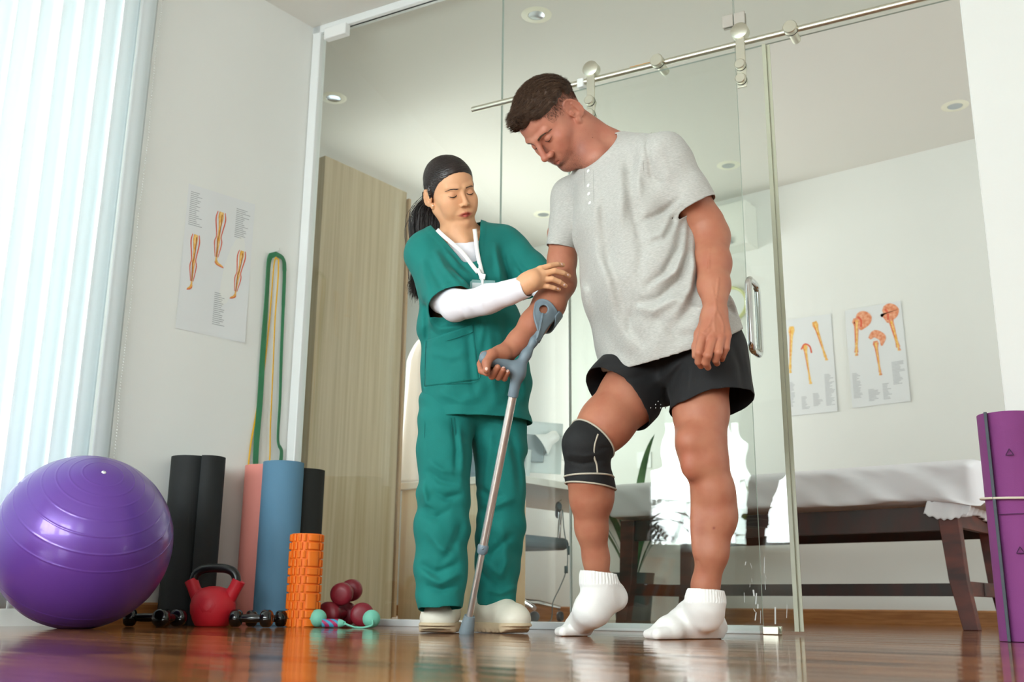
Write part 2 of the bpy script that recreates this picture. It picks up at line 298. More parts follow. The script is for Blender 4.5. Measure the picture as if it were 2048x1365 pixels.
# D pull handles on both faces
for n_, (x, y0, y1) in ((-1, (1500, 557, 712)), (1, (1514, 568, 712))):
    pp = DP+gn*n_*.045; s = sof(pl(1502, 640, DP-.045*gn, gn)); z0 = float(pl(1506, 712, DP, gn)[2]); z1 = float(pl(1500, 560, DP, gn)[2])
    pts = []; r = .03
    pts.append(GP(s, ND, z0+.01));
    for k in range(7): a = k/6*math.pi/2; pts.append(GP(s, ND+n_*(.03+r*math.sin(a)-.0), z0+.01+r*(1-math.cos(a))))
    for k in range(7): a = k/6*math.pi/2; pts.append(GP(s, ND+n_*(.03+r*math.cos(a)), z1-.01-r*(1-math.sin(a))))
    pts.append(GP(s, ND, z1-.01)); MB().tube(pts, .0125, 18).build('pull_handle', M_chrome, door)
b = MB(); s = sof(pl(1545, 1264, DP, gn)); 
for dn in (-.02, .02): b.box(GP(s, ND+dn, .014), (.055, .012, .028), GLS)
b.box(GP(s, ND, .003), (.055, .05, .006), GLS); tag(b.build('floor_guide', M_steel, bevel=.003), 'small steel floor guide at the foot of the sliding door', 'door guide')
# ------------------------------------------------------------------ vertical blinds over the side window
bl = empty('vertical_blinds', RP(LW+.07, 1.0, 0), 'white vertical blinds covering the side window', 'blinds')
def blind_mat():
    m = bpy.data.materials.new('blind_fabric'); m.use_nodes = True; N = m.node_tree.nodes; K = m.node_tree.links; N.remove(N['Principled BSDF'])
    d = N.new('ShaderNodeBsdfDiffuse'); t = N.new('ShaderNodeBsdfTranslucent'); mx = N.new('ShaderNodeMixShader'); mx.inputs[0].default_value = .27
    d.inputs[0].default_value = (*srgb((240, 243, 243)), 1); t.inputs[0].default_value = (*srgb((225, 238, 242)), 1)
    K.new(d.outputs[0], mx.inputs[1]); K.new(t.outputs[0], mx.inputs[2]); K.new(mx.outputs[0], N['Material Output'].inputs[0]); return m
M_blind = blind_mat()
zb0, zb1 = .06, 2.84; nsl = 34; pitch = .083
for i in range(nsl):
    l = lB-.045-i*pitch; a = math.radians(14+3*math.sin(i*1.7)); b = MB(); wd = .089
    if l < -1.2: break
    R = ROOM@rotm(math.pi/2+a)
    def fn(u, v, l=l, R=R, i=i): x = (v-.5)*wd; return RP(LW+.07, l, zb0+(zb1-zb0)*u)+R@np.array([x, .007*math.cos(v*math.pi)**2-.004+.006*math.sin(u*3+i), 0])
    b.grid(fn, 12, 8); b.build('slat', M_blind, bl, angle=180, solid=.0006)
b = MB(); b.box(RP(LW+.06, (lB-1.2)/2, 2.87), (.06, lB+1.2, .05), ROOM); b.build('head_rail', M_white, bl, bevel=.004)
# bead chain by the blinds
b = MB(); qc = RP(LW+.03, lB+.03)
for k in range(230): b.ball(RP(LW+.03+.002*math.sin(k*.3), lB+.03+.003*math.sin(k*.11), 2.8-k*.0118), .0028, n=6)
tag(b.build('blind_chain', mat('bead_chain', (225, 225, 222), .3), bl), None)
b = MB()
for k in range(90):
    t = k/90; b.ball(fl(-20+200*t, 1243.5+2.5*math.sin(t*9)+3*t)+np.array([0, 0, .003]), .003, n=6, m=0)
tag(b.build('loose_bead_chain', mat('bead_chain_metal', (200, 200, 205), .2, .6)), 'loose bead chain lying on the floor below the blinds', 'bead chain', kind='stuff')
# ------------------------------------------------------------------ recessed ceiling lights
M_ring = mat('lamp_ring', (240, 238, 218), .5); M_refl = mat('lamp_reflector', (190, 195, 200), .15, .9)
lights = [(667, 196, 'recessed ceiling spotlight above the wooden cabinet'), (1073, 30, 'recessed ceiling spotlight at the top, above the man\'s head'), (1457, 331, 'recessed ceiling spotlight behind the door handle side, above the air conditioner'), (1910, 212, 'recessed ceiling spotlight beside the white pillar'), (1087, 429, 'recessed ceiling spotlight seen between the two people')]
l0 = None
for x, y, lab in lights:
    d = ray(x, y); p = CAM+d*(ZC-CAMH)/d[2]
    if l0 is None:
        root = empty('recessed_spotlight', p, lab, 'ceiling light', 'recessed spotlights in the ceiling'); l0 = root; kids = []
        b = MB(); b.lathe([(.042, .0), (.044, -.005), (.068, -.004), (.076, 0), (.076, .004)], p, n=36); kids.append(b.build('trim_ring', M_ring, root))
        b = MB(); b.lathe([(.042, -.001), (.040, -.003), (.036, -.002), (.0, -.0015)], p, n=30); kids.append(b.build('reflector', M_refl, root))
    else:
        r = l0.copy(); scn.collection.objects.link(r); r.location = Vector(p); r['label'] = lab
        for k in kids: c = k.copy(); scn.collection.objects.link(c); c.parent = r

for i, f in enumerate((-2.3, -.6)):
    b = MB(); b.grid(lambda u, v, f=f: RP(f-.68+1.36*v, LBACK-.045, 1.62+.9*u), 2, 8); b.box(RP(f, LBACK-.045, 1.62), (1.36, .015, .02), ROOM)
    tag(b.build('roller_blind', M_blind, solid=.0008), 'half-lowered white roller blind on the ' + ('window mirrored behind the legs' if i == 0 else 'rear window nearer the room centre'), 'blind')
# ------------------------------------------------------------------ things standing along the left wall
def wallp(x, off, y=1250): p = pl(x, y, Kc+fd*off, fd); p[2] = 0; return p
def smooth_path(P, n=8):
    P = [np.array(p, float) for p in P]; o = []; Q = [2*P[0]-P[1]]+P+[2*P[-1]-P[-2]]
    for i in range(1, len(Q)-2):
        for k in range(n): t = k/n; o.append(.5*((2*Q[i])+(Q[i+1]-Q[i-1])*t+(2*Q[i-1]-5*Q[i]+4*Q[i+1]-Q[i+2])*t*t+(3*Q[i]-Q[i-1]-3*Q[i+1]+Q[i+2])*t**3))
    return o+[P[-1]]
# exercise ball
M_ball = mat('purple_rubber', (104, 62, 160), .34, .25, bump=.02, bscale=200, coat=.35, spec=.6)
bc = at(168, 1080, 3.5); br_ = .284; bc[2] = br_-.004
root = empty('exercise_ball', (bc[0], bc[1], 0), 'large glossy purple exercise ball standing beside the vertical blinds', 'exercise ball')
pv = at(192, 962, 3.3)-bc; ax = unit(pv+np.array([0, .05, .02])); tX = unit(np.cross(ax, (0, 1, 0))); tY = np.cross(ax, tX); Rb = np.array([tX, tY, ax]).T
b = MB(); prof = []
ringa = [math.radians(a) for a in (13, 21, 29, 38, 48, 59, 70, 110, 121, 132, 142, 151, 159)]
N_ = 420
for i in range(N_+1):
    a = math.pi*i/N_; r = br_
    for g in ringa: r += .0010*math.exp(-((a-g)/.0075)**2)
    prof.append((max(r*math.sin(a), 1e-5), r*math.cos(a)))
b.lathe(prof, bc, Rb, 96); b.build('ball_body', M_ball, root, angle=180)
b = MB(); b.lathe([(0, .003), (.004, .003), (.0065, .0018), (.0075, 0)], bc+ax*br_, Rb, 20); b.lathe([(0, .0045), (.002, .004), (.0022, .003)], bc+ax*br_, Rb, 12, 1)
b.build('air_plug', [M_white, mat('plug_grey', (170, 170, 175), .4)], root)
# rolled mats
def rolled(name, c, r, h, cols, label, turns=4.5, flap=0, rot=0, th=.006, tilt=(0, 0), layer2=None, grp=None):
    hand = -1 if flap >= 1 else 1
    rt_ = empty(name, (c[0], c[1], 0), label, 'yoga mat', grp); b = MB(); n = int(turns*40); pts = []
    for i in range(n+1):
        a = rot-hand*2*math.pi*(i/40); rr = r-th*.5-(i/40)*th*1.06*(r/.085 if r > .085 else 1)
        if rr < .012: break
        pts.append(np.array([math.cos(a)*rr, math.sin(a)*rr]))
    if flap:
        if flap >= 1: ext = [q[:2] for q in smooth_path([(x_, y_, 0) for x_, y_ in ((.062, -.080), (.095, -.078), (.122, -.055), (.134, -.015), (.122, .025), (.095, .05), (pts[0][0], pts[0][1]))], 8)][:-1]; pts = ext+pts
        else: t = unit(pts[0]-pts[1]); P0 = pts[0]; pts = [P0+t*flap*k/14+unit(P0)*(.012*(k/14)**2) for k in range(14, 0, -1)]+pts
    V = []; 
    for i, p in enumerate(pts):
        t = unit(pts[min(i+1, len(pts)-1)]-pts[max(i-1, 0)]); nn = np.array([-t[1], t[0]])
        for z in (0, 1):
            for s in (-.5, .5):
                q = p+nn*th*s*.94; V.append((c[0]+q[0]+tilt[0]*z, c[1]+q[1]+tilt[1]*z, .001+h*z))
    F = []
    for i in range(len(pts)-1):
        a, d = i*4, (i+1)*4; F += [(a, d, d+2, a+2), (a+1, a+3, d+3, d+1), (a+2, d+2, d+3, a+3), (a, a+1, d+1, d)]
    F += [(0, 2, 3, 1), (len(V)-4, len(V)-3, len(V)-1, len(V)-2)]
    b.add(V, F); k = (len(pts)-1)
    if layer2: b.m = [layer2 if (f_ % 4) == (1 if hand < 0 else 0) else 0 for f_ in range(len(b.f))]
    if layer2 and hand < 0: b.m[-2] = layer2; b.m = [layer2 if i_ % 4 == 1 and i_ < 4*40 else (0 if i_ < len(b.f)-2 else m_) for i_, m_ in enumerate(b.m)]
    b.build('rolled_sheet', cols, rt_, angle=35, bevel=.0008); return rt_
M_mblk = mat('black_foam', (24, 27, 27), .75, bump=.1, bscale=400); M_mblk2 = mat('dark_olive_foam', (22, 24, 20), .8, bump=.1, bscale=400)
M_mteal = mat('teal_foam_edge', (70, 110, 120), .8)
M_mpink = mat('salmon_foam', (238, 150, 138), .8, bump=.1, bscale=400, var=.06, vscale=5); M_mblue = mat('steel_blue_foam', (94, 138, 166), .8, bump=.1, bscale=400, var=.05, vscale=5)
p = wallp(356, .105); rolled('rolled_yoga_mat', p, .085, .655, [M_mblk, M_mteal], 'black rolled mat with a loose standing flap, behind the red kettlebell', flap=1, rot=math.radians(45), layer2=1, th=.007)
p = wallp(509, .105); rolled('rolled_yoga_mat', p, .088, .66, M_mpink, 'salmon pink rolled mat, partly hidden by the blue mat')
p = wallp(546, .265); rolled('rolled_yoga_mat', p, .0885, .66, M_mblue, 'steel blue rolled mat standing in front of the pink mat', rot=2)
p = at(591, 1250, 4.46); rolled('rolled_yoga_mat', (p[0], p[1]), .0885, .643, M_mblk2, 'black rolled mat behind the orange foam roller, next to the glass')
M_mpur = mat('purple_foam', (136, 62, 128), .8, bump=.12, bscale=350, var=.1, vscale=4); M_mgry = mat('dark_grey_foam', (80, 86, 94), .8)
pc = at(2062, 1283, 3.06); pr = rolled('rolled_yoga_mat', (pc[0], pc[1]), .083, .655, [M_mpur, M_mgry], 'purple rolled mat tied with cord beside the white pillar', rot=math.radians(196), flap=.02, layer2=1, th=.009)
b = MB(); pts = [(pc[0]+.093*math.cos(a), pc[1]+.093*math.sin(a), .405+.006*math.sin(a)) for a in np.linspace(0, 2*math.pi, 48, endpoint=False)]; b.tube(pts, .0035, 8, closed=True); b.build('tie_cord', mat('cream_cord', (225, 215, 195), .9), pr)
M_mark = mat('dark_print', (70, 34, 74), .8)
for zz in (.53, .25):
    b = MB()
    for k in range(3):
        a0, a1 = 2*math.pi*k/3+math.pi/2, 2*math.pi*(k+1)/3+math.pi/2
        P = [(.012*math.cos(a_), .012*math.sin(a_)) for a_ in (a0, a1)]
        def onm(q): an = math.radians(-117)+q[0]/.084; return (pc[0]+.0843*math.cos(an), pc[1]+.0843*math.sin(an), zz+q[1])
        b.tube([onm((P[0][0]*(1-t)+P[1][0]*t, P[0][1]*(1-t)+P[1][1]*t)) for t in (0, .5, 1)], .0014, 6)
    b.build('printed_mark', M_mark, pr)
b = MB()
b.tube([(pc[0]+.0843*math.cos(a), pc[1]+.0843*math.sin(a), .355) for a in np.linspace(math.radians(-150), math.radians(-60), 20)], .0012, 6)
b.build('printed_line', M_mark, pr)
# kettlebell
M_red = mat('red_vinyl', (200, 28, 44), .5, bump=.08, bscale=300); M_blk = mat('black_enamel', (16, 17, 18), .3, bump=.04, bscale=200); M_blk_g = mat('black_gloss_vinyl', (14, 14, 15), .12, coat=.4)
kc = at(423, 1252, 3.98); kc[2] = 0
kb = empty('kettlebell', kc, 'red kettlebell with black handle in front of the black mat', 'kettlebell')
kr = .083; b = MB(); vx = unit((1, -.1, 0)); vy = np.cross((0, 0, 1), vx)
b.lathe([(0, .001), (.052, .001), (.060, .004), (.072, .025), (.081, .05), (kr, .075), (.079, .1), (.066, .123), (.045, .139), (.02, .146), (0, .147)], kc, n=48)
for s in (-1, 1):
    R0 = kc+vx*s*.062+np.array([0, 0, .108]); R1 = kc+vx*s*.093+np.array([0, 0, .168])
    b.tube([kc+vx*s*.04+np.array([0, 0, .075]), R0, kc+vx*s*.078+np.array([0, 0, .137]), R1], [.028, .026, .0235, .025], 20)
kbody = b.build('bell_body', M_red, kb, angle=60)
b = MB(); b.lathe([(.0, 0), (.028, 0), (.031, -.002)], kc-vy*.0+np.array([0, -.0815, .078])+0*vx, rotm(0, math.pi/2), 6); b.build('front_facet', M_red, kb)
b = MB(); pts = []
for k in range(25):
    a = math.pi*k/24; c_, s_ = math.cos(a), math.sin(a)
    pts.append(kc-vx*.083*(abs(c_)**.7)*(1 if c_ > 0 else -1)+np.array([0, 0, .15+.063*abs(s_)**.62]))
b.tube([kc-vx*.086+np.array([0, 0, .14])]+pts+[kc+vx*.086+np.array([0, 0, .14])], .0165, 20); b.build('handle', M_blk, kb, angle=180)
# dumbbells
def dumbbell(c, d, L, rh, m, lab, grp, name='dumbbell', grip=None, hexn=20, tilt=0):
    d = unit((d[0], d[1], tilt)); c = np.array([c[0], c[1], (c[2] if len(c) > 2 else rh+.001)])
    rt_ = empty(name, (c[0], c[1], c[2]-rh), lab, 'dumbbell', grp); x = unit(np.cross(d, (0, 0, 1))); R = np.array([x, np.cross(d, x), d]).T; w_ = L*.27
    for s in (-1, 1):
        b = MB(); prof = [(0, w_*.5-.002), (rh*.55, w_*.5), (rh*.82, w_*.44), (rh, w_*.26), (rh, -w_*.26), (rh*.82, -w_*.44), (rh*.45, -w_*.5), (0, -w_*.5)]
        b.lathe(prof, c+d*s*(L/2-w_/2), R, hexn); b.lathe([(rh*.5, w_*.5-.001), (rh*.52, w_*.5+.0012), (rh*.4, w_*.5+.0012), (rh*.38, w_*.5-.001)], c+d*s*(L/2-w_/2), R, 24)
        b.build('weight_head', m, rt_, angle=50)
    b = MB(); b.tube([c-d*L*.27, c-d*L*.1, c+d*L*.1, c+d*L*.27], [rh*.42, rh*.5, rh*.5, rh*.42], 18); b.build('grip_bar', grip or m, rt_)
    return rt_
p1 = at(308, 1250, 3.86); dumbbell((at(293, 1250, 3.9)[0], 3.9), (1, .15), .165, .031, M_blk_g, 'small black dumbbell on the floor, nearest the purple ball', 'small black dumbbells on the floor')
dumbbell((at(345, 1250, 3.87)[0], 3.83), (.25, 1), .15, .031, M_blk_g, 'small black dumbbell seen end-on, left of the red kettlebell', 'small black dumbbells on the floor')
dumbbell((at(508, 1250, 3.98)[0], 3.93), (1, -.08), .158, .0315, M_blk_g, 'small black dumbbell lying in front of the blue mat', 'small black dumbbells on the floor')
dumbbell((at(540, 1250, 4.1)[0], 4.03), (1, .45), .15, .030, M_blk_g, 'small black dumbbell just left of the orange roller, behind another', 'small black dumbbells on the floor')
M_mar = mat('maroon_vinyl', (128, 24, 40), .45)
ca = at(667, 1222, 4.22); dumbbell((ca[0]+.01, 4.26), (.35, 1), .19, .047, M_mar, 'maroon dumbbell lying on the floor, left of the stacked pair', 'maroon dumbbells by the glass', hexn=24)
cb = at(716, 1225, 4.2); dumbbell((cb[0]+.012, 4.23), (-.15, 1), .19, .046, M_mar, 'maroon dumbbell on the floor behind the mint ball', 'maroon dumbbells by the glass', hexn=24)
cc = at(693, 1210, 4.3); dumbbell((at(692, 1210, 4.27)[0], 4.27, .133), (.12, 1), .19, .044, M_mar, 'maroon dumbbell resting on top of the two others', 'maroon dumbbells by the glass', hexn=24, tilt=.12)
# jump rope with mint balls
M_mint = mat('mint_rubber', (120, 200, 175), .55); jr = empty('weighted_jump_rope', (at(690, 1248, 4.0)[0], 4.0, 0), 'mint green cordless jump rope with balls and striped handle', 'jump rope')
for x, D in ((636, 4.05), (743, 3.98)):
    p = at(x, 1235, D); p[2] = .034; b = MB(); b.ball(p, .033, n=28); b.build('weight_ball', M_mint, jr, angle=180)
M_hst = bpy.data.materials.new('striped_grip'); M_hst.use_nodes = True
_N = M_hst.node_tree.nodes; _K = M_hst.node_tree.links; _w = _N.new('ShaderNodeTexWave'); _w.inputs['Scale'].default_value = 22; _w.inputs['Distortion'].default_value = 0; _w.bands_direction = 'DIAGONAL'
_t = _N.new('ShaderNodeTexCoord'); _r = _N.new('ShaderNodeValToRGB'); _r.color_ramp.interpolation = 'CONSTANT'; _r.color_ramp.elements[0].color = (*srgb((60, 150, 185)), 1); _r.color_ramp.elements[1].position = .5; _r.color_ramp.elements[1].color = (*srgb((170, 40, 95)), 1)
_K.new(_t.outputs['Object'], _w.inputs[0]); _K.new(_w.outputs[0], _r.inputs[0]); _K.new(_r.outputs[0], _N['Principled BSDF'].inputs['Base Color']); _N['Principled BSDF'].inputs['Roughness'].default_value = .6
p0, p1 = at(646, 1243, 4.0), at(678, 1243, 3.99); p0[2] = p1[2] = .017; MB().tube([p0, p1], .0155, 18).build('grip', M_hst, jr)
d = unit(p1-p0); b = MB(); b.tube([p1, p1+d*.012, p1+d*.02], [.0155, .013, .008], 16); b.build('grip_cap', M_mint, jr)
b = MB(); q0, q1 = p1+d*.02, at(743, 1235, 3.98); q1[2] = .034
pts = [q0, q0+d*.015+np.array([0, -.01, -.005]), q0+d*.04+np.array([0, -.012, -.0125]), (q0+q1)/2+np.array([0, -.03, -.022]), q1+np.array([-.02, -.045, -.03]), q1+np.array([.008, -.042, -.022]), q1+np.array([.008, -.034, -.004])]
b.tube(smooth_path(pts), .0035, 10); b.tube([q0+np.array([.006*math.cos(a), -.003, .006*math.sin(a)]) for a in np.linspace(0, 2*math.pi, 20, endpoint=False)], .002, 8, closed=True); b.build('rope', M_mint, jr, angle=180)
# orange foam roller
M_or = mat('orange_foam', (246, 122, 22), .6, sss=.05, bump=.05, bscale=300)
rc = at(604, 1253, 4.08); rc[2] = 0; rr_ = .066; rh_ = .348
fr_ = empty('foam_roller', rc, 'orange foam roller with moulded grid blocks, standing upright', 'foam roller')
b = MB(); b.lathe([(.048, .0), (rr_-.008, .0), (rr_-.008, rh_), (.048, rh_), (.048, 0)], rc, n=48)
rows = 11; rhh = rh_/rows
def blk(a0, a1, z0, z1, b=b):
    V = []; n = max(2, int((a1-a0)/.09)+1); e = .0022
    for i in range(n+1):
        a = a0+(a1-a0)*i/n; ed = 1 if i in (0, n) else 0
        V += [rc+np.array([math.cos(a)*r, math.sin(a)*r, z]) for r, z in ((rr_-.009, z0), (rr_-e*(1+ed*.4), z0), (rr_-e*ed, z0+e), (rr_-e*ed, z1-e), (rr_-e*(1+ed*.4), z1), (rr_-.009, z1))]
    b.add(V, [(i*6+j, (i+1)*6+j, (i+1)*6+j+1, i*6+j+1) for i in range(n) for j in range(5)]+[(0, 1, 2, 3, 4, 5), tuple(n*6+j for j in (5, 4, 3, 2, 1, 0))])
for sct in range(3):
    base = math.radians(-75)+sct*2*math.pi/3
    for i in range(rows):
        z0, z1 = i*rhh+.003, (i+1)*rhh-.003
        if i in (2, 7): z1 += rhh
        if i not in (3, 8): blk(base+.04, base+.78, z0, z1)
        for k in range(4):
            a = base-1.28+k*.33+(.12 if i % 2 else 0)
            if a+.17 < base: blk(a, a+.17, i*rhh+.002, (i+1)*rhh-.002)
b.build('grid_foam', M_or, fr_, angle=30)
# ------------------------------------------------------------------ posters
M_paper = mat('poster_paper', (226, 228, 228), .45, bump=.02, bscale=5); M_ink = mat('poster_grey_text', (150, 152, 155), .6)
M_pOr = mat('poster_ochre', (226, 158, 62), .6, col2=(240, 190, 110), vscale=60); M_pRed = mat('poster_vermilion', (226, 100, 70), .6); M_pDk = mat('poster_brown', (168, 92, 40), .6); M_pYel = mat('poster_yellow', (240, 178, 60), .6, col2=(246, 214, 140), vscale=70); M_pFlesh = mat('poster_muscle', (222, 130, 86), .6, col2=(240, 176, 140), vscale=60)
def poster(name, corners, nrm, figs, texts, label, curl=.006, grp=None):
    TL, TR, BR, BL = [np.array(c, float) for c in corners]; nrm = np.array(nrm)
    def S(u, v, h=0): p = (TL*(1-u)+TR*u)*(1-v)+(BL*(1-u)+BR*u)*v; return p+nrm*(.003+curl*(math.sin(u*5+v*2)*.3+.35+(2*v-1)**2*.3*u)+h)
    b = MB(); b.grid(lambda i, j: S(i, j), 16, 16, 0)
    W = np.linalg.norm(TR-TL); Hh = np.linalg.norm(BL-TL)
    def strip(P, wd, m, h=.0007):
        P = [np.array(p, float) for p in P]; ws = wd if hasattr(wd, '__len__') else [wd]*len(P); V = []
        for i, p in enumerate(P):
            t = unit((P[min(i+1, len(P)-1)]-P[max(i-1, 0)])*np.array([W, Hh])); n_ = np.array([-t[1], t[0]])/np.array([W, Hh])*ws[i]/2
            V += [S(*(p+n_), h), S(*(p-n_), h)]
        b.add(V, [(2*i, 2*i+1, 2*i+3, 2*i+2) for i in range(len(P)-1)], m)
    for (u0, v0, n, w0) in texts:
        for k in range(n): strip([(u0, v0+k*.0135), (u0+w0*rnd(.45, 1), v0+k*.0135)], .0024, 1)
    for P, wd, m, h in figs: strip(smooth_path([np.array([p[0], p[1], 0]) for p in P], 5) and [q[:2] for q in smooth_path([np.array([p[0], p[1], 0]) for p in P], 5)], [np.interp(i, np.linspace(0, (len(P)-1)*5, len(P)), wd) for i in range((len(P)-1)*5+1)] if hasattr(wd, '__len__') else wd, m, h)
    o = b.build(name, [M_paper, M_ink, M_pOr, M_pRed, M_pDk, M_pYel, M_pFlesh], angle=180, origin=tuple((BL+BR)/2)); return tag(o, label, 'poster', grp)
def legfig(x, y, L, w_, foot=1, lean=0):
    r = []
    X = lambda t, o=0: (x+lean*t+o, y+L*t)
    r.append(([X(0), X(.1), X(.3), X(.45), X(.52), X(.7), X(.9), X(1)], [w_*.9, w_*1.2, w_*.55, w_*.5, w_*.8, w_*.5, w_*.35, w_*.5], 2, .0007))
    r.append(([X(0), X(.12), X(.3), X(.5), X(.7), X(.98)], [w_*.5, w_*.7, w_*.2, w_*.5, w_*.2, w_*.15], 5, .0011)); r.append(([X(.05, .01), X(.3, .012), X(.47, 0), X(.6, -.01), X(.9, 0)], .004, 4, .0014))
    W2 = w_*3.0
    for s in (-1, 1):
        r.append(([X(0, s*W2*.75), X(.15, s*W2), X(.4, s*W2*.6), X(.5, s*W2*.5), X(.62, s*W2*.75), X(.9, s*W2*.3)], [.004, .006, .005, .004, .005, .003], 3, .0009))
    r.append(([X(.97), X(1.02, .02*foot), X(1.06, .11*foot)], [w_*.6, w_*.7, w_*.25], 2, .0012)); r.append(([X(1.0, -.02*foot), X(1.05, .03*foot), X(1.075, .12*foot)], .004, 3, .0014))
    return r
LPo = [pl(x, y, Kc, fd) for x, y in ((376, 368), (509, 410), (488, 687), (349, 657))]
figs = legfig(.5, .13, .36, .024, 1, -.02)+legfig(.16, .34, .36, .02, -.5, 0)+legfig(.86, .36, .33, .02, -.6, -.06)
poster('anatomy_poster', LPo, fd, figs, [(.04, .05, 18, .2), (.72, .07, 16, .22), (.5, .7, 17, .18)], 'anatomy poster with three leg drawings on the left wall')
def armfig(x, y, L, w_, dx, m=2):
    X = lambda t, o=0: (x+dx*t+o, y+L*t); r = []
    r.append(([X(-.06), X(.05), X(.2), X(.5), X(.8), X(1.0)], [w_*1.2, w_*1.7, w_*.9, w_*.7, w_*.5, w_*.8], m, .0008)); r.append(([X(0), X(.3), X(.6), X(1.02)], [w_*.7, w_*.3, w_*.4, w_*.3], 5, .0012))
    r.append(([X(0, -.03), X(.3, -.02), X(.7, -.01)], .004, 3, .0015)); r.append(([X(1, 0), X(1.1, .02)], .012, m, .001)); r.append(([X(1, 0), X(1.1, -.015)], .008, 5, .001)); return r
RP1 = [pl(x, y, RP(0, LFAR), ld) for x, y in ((1690, 622), (1802, 602), (1822, 803), (1706, 817))]
RP2 = [pl(x, y, RP(0, LFAR), ld) for x, y in ((1568, 642), (1662, 628), (1676, 823), (1579, 833))]
def bigm(x, y, w_): return [([(x-.06, y), (x, y+.015), (x+.05, y+.05), (x+.03, y+.1), (x, y+.15)], [.03, .09, .12, .08, .01], 6, .0012), ([(x-.03, y+.01), (x+.02, y+.05), (x+.01, y+.12)], .012, 3, .0016)]
poster('anatomy_poster', RP1, -ld, armfig(.2, .12, .33, .034, -.05, 6)+bigm(.26, .08, 1)+armfig(.78, .12, .34, .034, .1, 6)+bigm(.74, .05, 1)+armfig(.5, .38, .3, .022, .03, 6)+[([(.4, .33), (.5, .29), (.62, .34), (.6, .42)], [.02, .05, .05, .01], 6, .0013)],
       [(.04, .66, 19, .16), (.3, .84, 9, .2), (.55, .8, 12, .16), (.74, .6, 17, .22)], 'anatomy poster of arm muscles on the far wall, nearest the pillar', grp=None)
poster('anatomy_poster', RP2, -ld, armfig(.16, .1, .42, .026, -.08, 5)+armfig(.66, .08, .36, .024, .17, 2)+armfig(.42, .3, .36, .02, .06, 5)+[([(.34, .33), (.42, .28), (.52, .31), (.55, .38)], .01, 3, .0013)],
       [(.02, .66, 19, .14), (.28, .82, 10, .18), (.52, .8, 10, .2), (.78, .62, 24, .2)], 'anatomy poster of arm bones and nerves behind the glass door edge')
# ------------------------------------------------------------------ resistance bands hanging on a hook
hk = pl(552, 503, Kc, fd)
b = MB(); b.box(hk+fd*.002+np.array([0, 0, .01]), (.045, .003, .05), ROOM@rotm(math.pi/2)); b.tube([hk, hk+fd*.02, hk+fd*.024+np.array([0, 0, .012])], .002, 8)
tag(b.build('wall_hook', mat('clear_hook', (205, 206, 200), .3)), 'small adhesive wall hook holding the resistance bands', 'hook')
M_grn = mat('green_latex', (44, 120, 78), .5, var=.1, vscale=20); M_yel = mat('yellow_latex', (232, 178, 30), .5)
def band(name, pix, wd, m, label, offs, th=.004):
    P = smooth_path([pl(x, y, Kc+fd*o, fd)+fd*0 for (x, y), o in zip(pix, offs)], 10); b = MB(); V = []; n = len(P)
    for i, p in enumerate(P):
        t = unit(P[(i+1) % n]-P[i-1]); tw = .25*math.sin(i*.11)
        a = unit(np.cross(t, fd)); a = unit(a*math.cos(tw)+fd*math.sin(tw)); c_ = np.cross(t, a)
        ww = wd[i*len(wd)//n] if hasattr(wd, '__len__') else wd
        V += [p+a*ww/2+c_*th/2, p-a*ww/2+c_*th/2, p-a*ww/2-c_*th/2, p+a*ww/2-c_*th/2]
    b.add(V, [(i*4+j, ((i+1) % n)*4+j, ((i+1) % n)*4+(j+1) % 4, i*4+(j+1) % 4) for i in range(n) for j in range(4)])
    return tag(b.build(name, m, angle=60, origin=tuple(hk)), label, 'resistance band')
band('resistance_band', [(541, 512), (537, 530), (533, 600), (526, 700), (520, 800), (512, 900), (514, 945), (535, 960), (556, 945), (563, 905), (556, 880), (560, 800), (563, 700), (567, 600), (569, 540), (566, 518), (553, 508)],
     [.026]*7+[.022, .018, .015, .014, .014, .016, .02, .022], M_grn, 'wide green resistance band looped over the wall hook', [.02, .018, .015, .015, .015, .02, .024, .03, .026, .022, .02, .018, .016, .014, .014, .016, .018])
band('resistance_band', [(551, 515), (547, 540), (539, 640), (528, 740), (512, 830), (500, 900), (498, 955), (520, 965), (538, 930), (541, 850), (546, 740), (550, 640), (556, 560), (557, 520)], .006, M_yel, 'thin yellow resistance band hanging inside the green one', [.03, .024, .012, .01, .01, .012, .02, .022, .02, .02, .02, .022, .026, .032], .003)
# ------------------------------------------------------------------ inner room
# air conditioner
a0, a1 = -3.62, -2.80; M_ac = mat('ac_plastic', (232, 234, 226), .4)
ac = empty('air_conditioner', RP(-3.2, LFAR-.11, 2.53), 'white wall mounted air conditioner seen between the man and the door edge', 'air conditioner')
b = MB(); zt = 2.81; zb = 2.5; prof = [(0, zb), (.16, zb), (.2, zb+.05), (.205, zt-.06), (.18, zt), (0, zt)]
b.prism([(x, z) for x, z in prof], RP(a0, LFAR), -ld, (0, 0, 1), fd, a1-a0); b.build('housing', M_ac, ac, bevel=.008)
b = MB(); b.box(RP((a0+a1)/2-.03, LFAR-.185, zb+.04), (a1-a0-.16, .05, .045), ROOM@rotm(0, .7)); b.build('air_outlet', mat('ac_grey', (165, 172, 174), .4), ac)
# clock
cq = pl(1462, 610, RP(0, LFAR), ld); b = MB(); R = ROOM@rotm(0, math.pi/2)
ck = empty('wall_clock', cq, 'round wall clock with pale yellow rim behind the shirt edge', 'clock')
b.lathe([(.105, 0), (.112, .02), (.12, .025), (.128, .02), (.13, 0)], cq, R, 48); b.build('rim', mat('pale_yellow_rim', (220, 222, 165), .4), ck)
b = MB(); b.lathe([(0, .012), (.108, .012), (.108, 0)], cq, R, 48); b.build('face', M_white, ck)
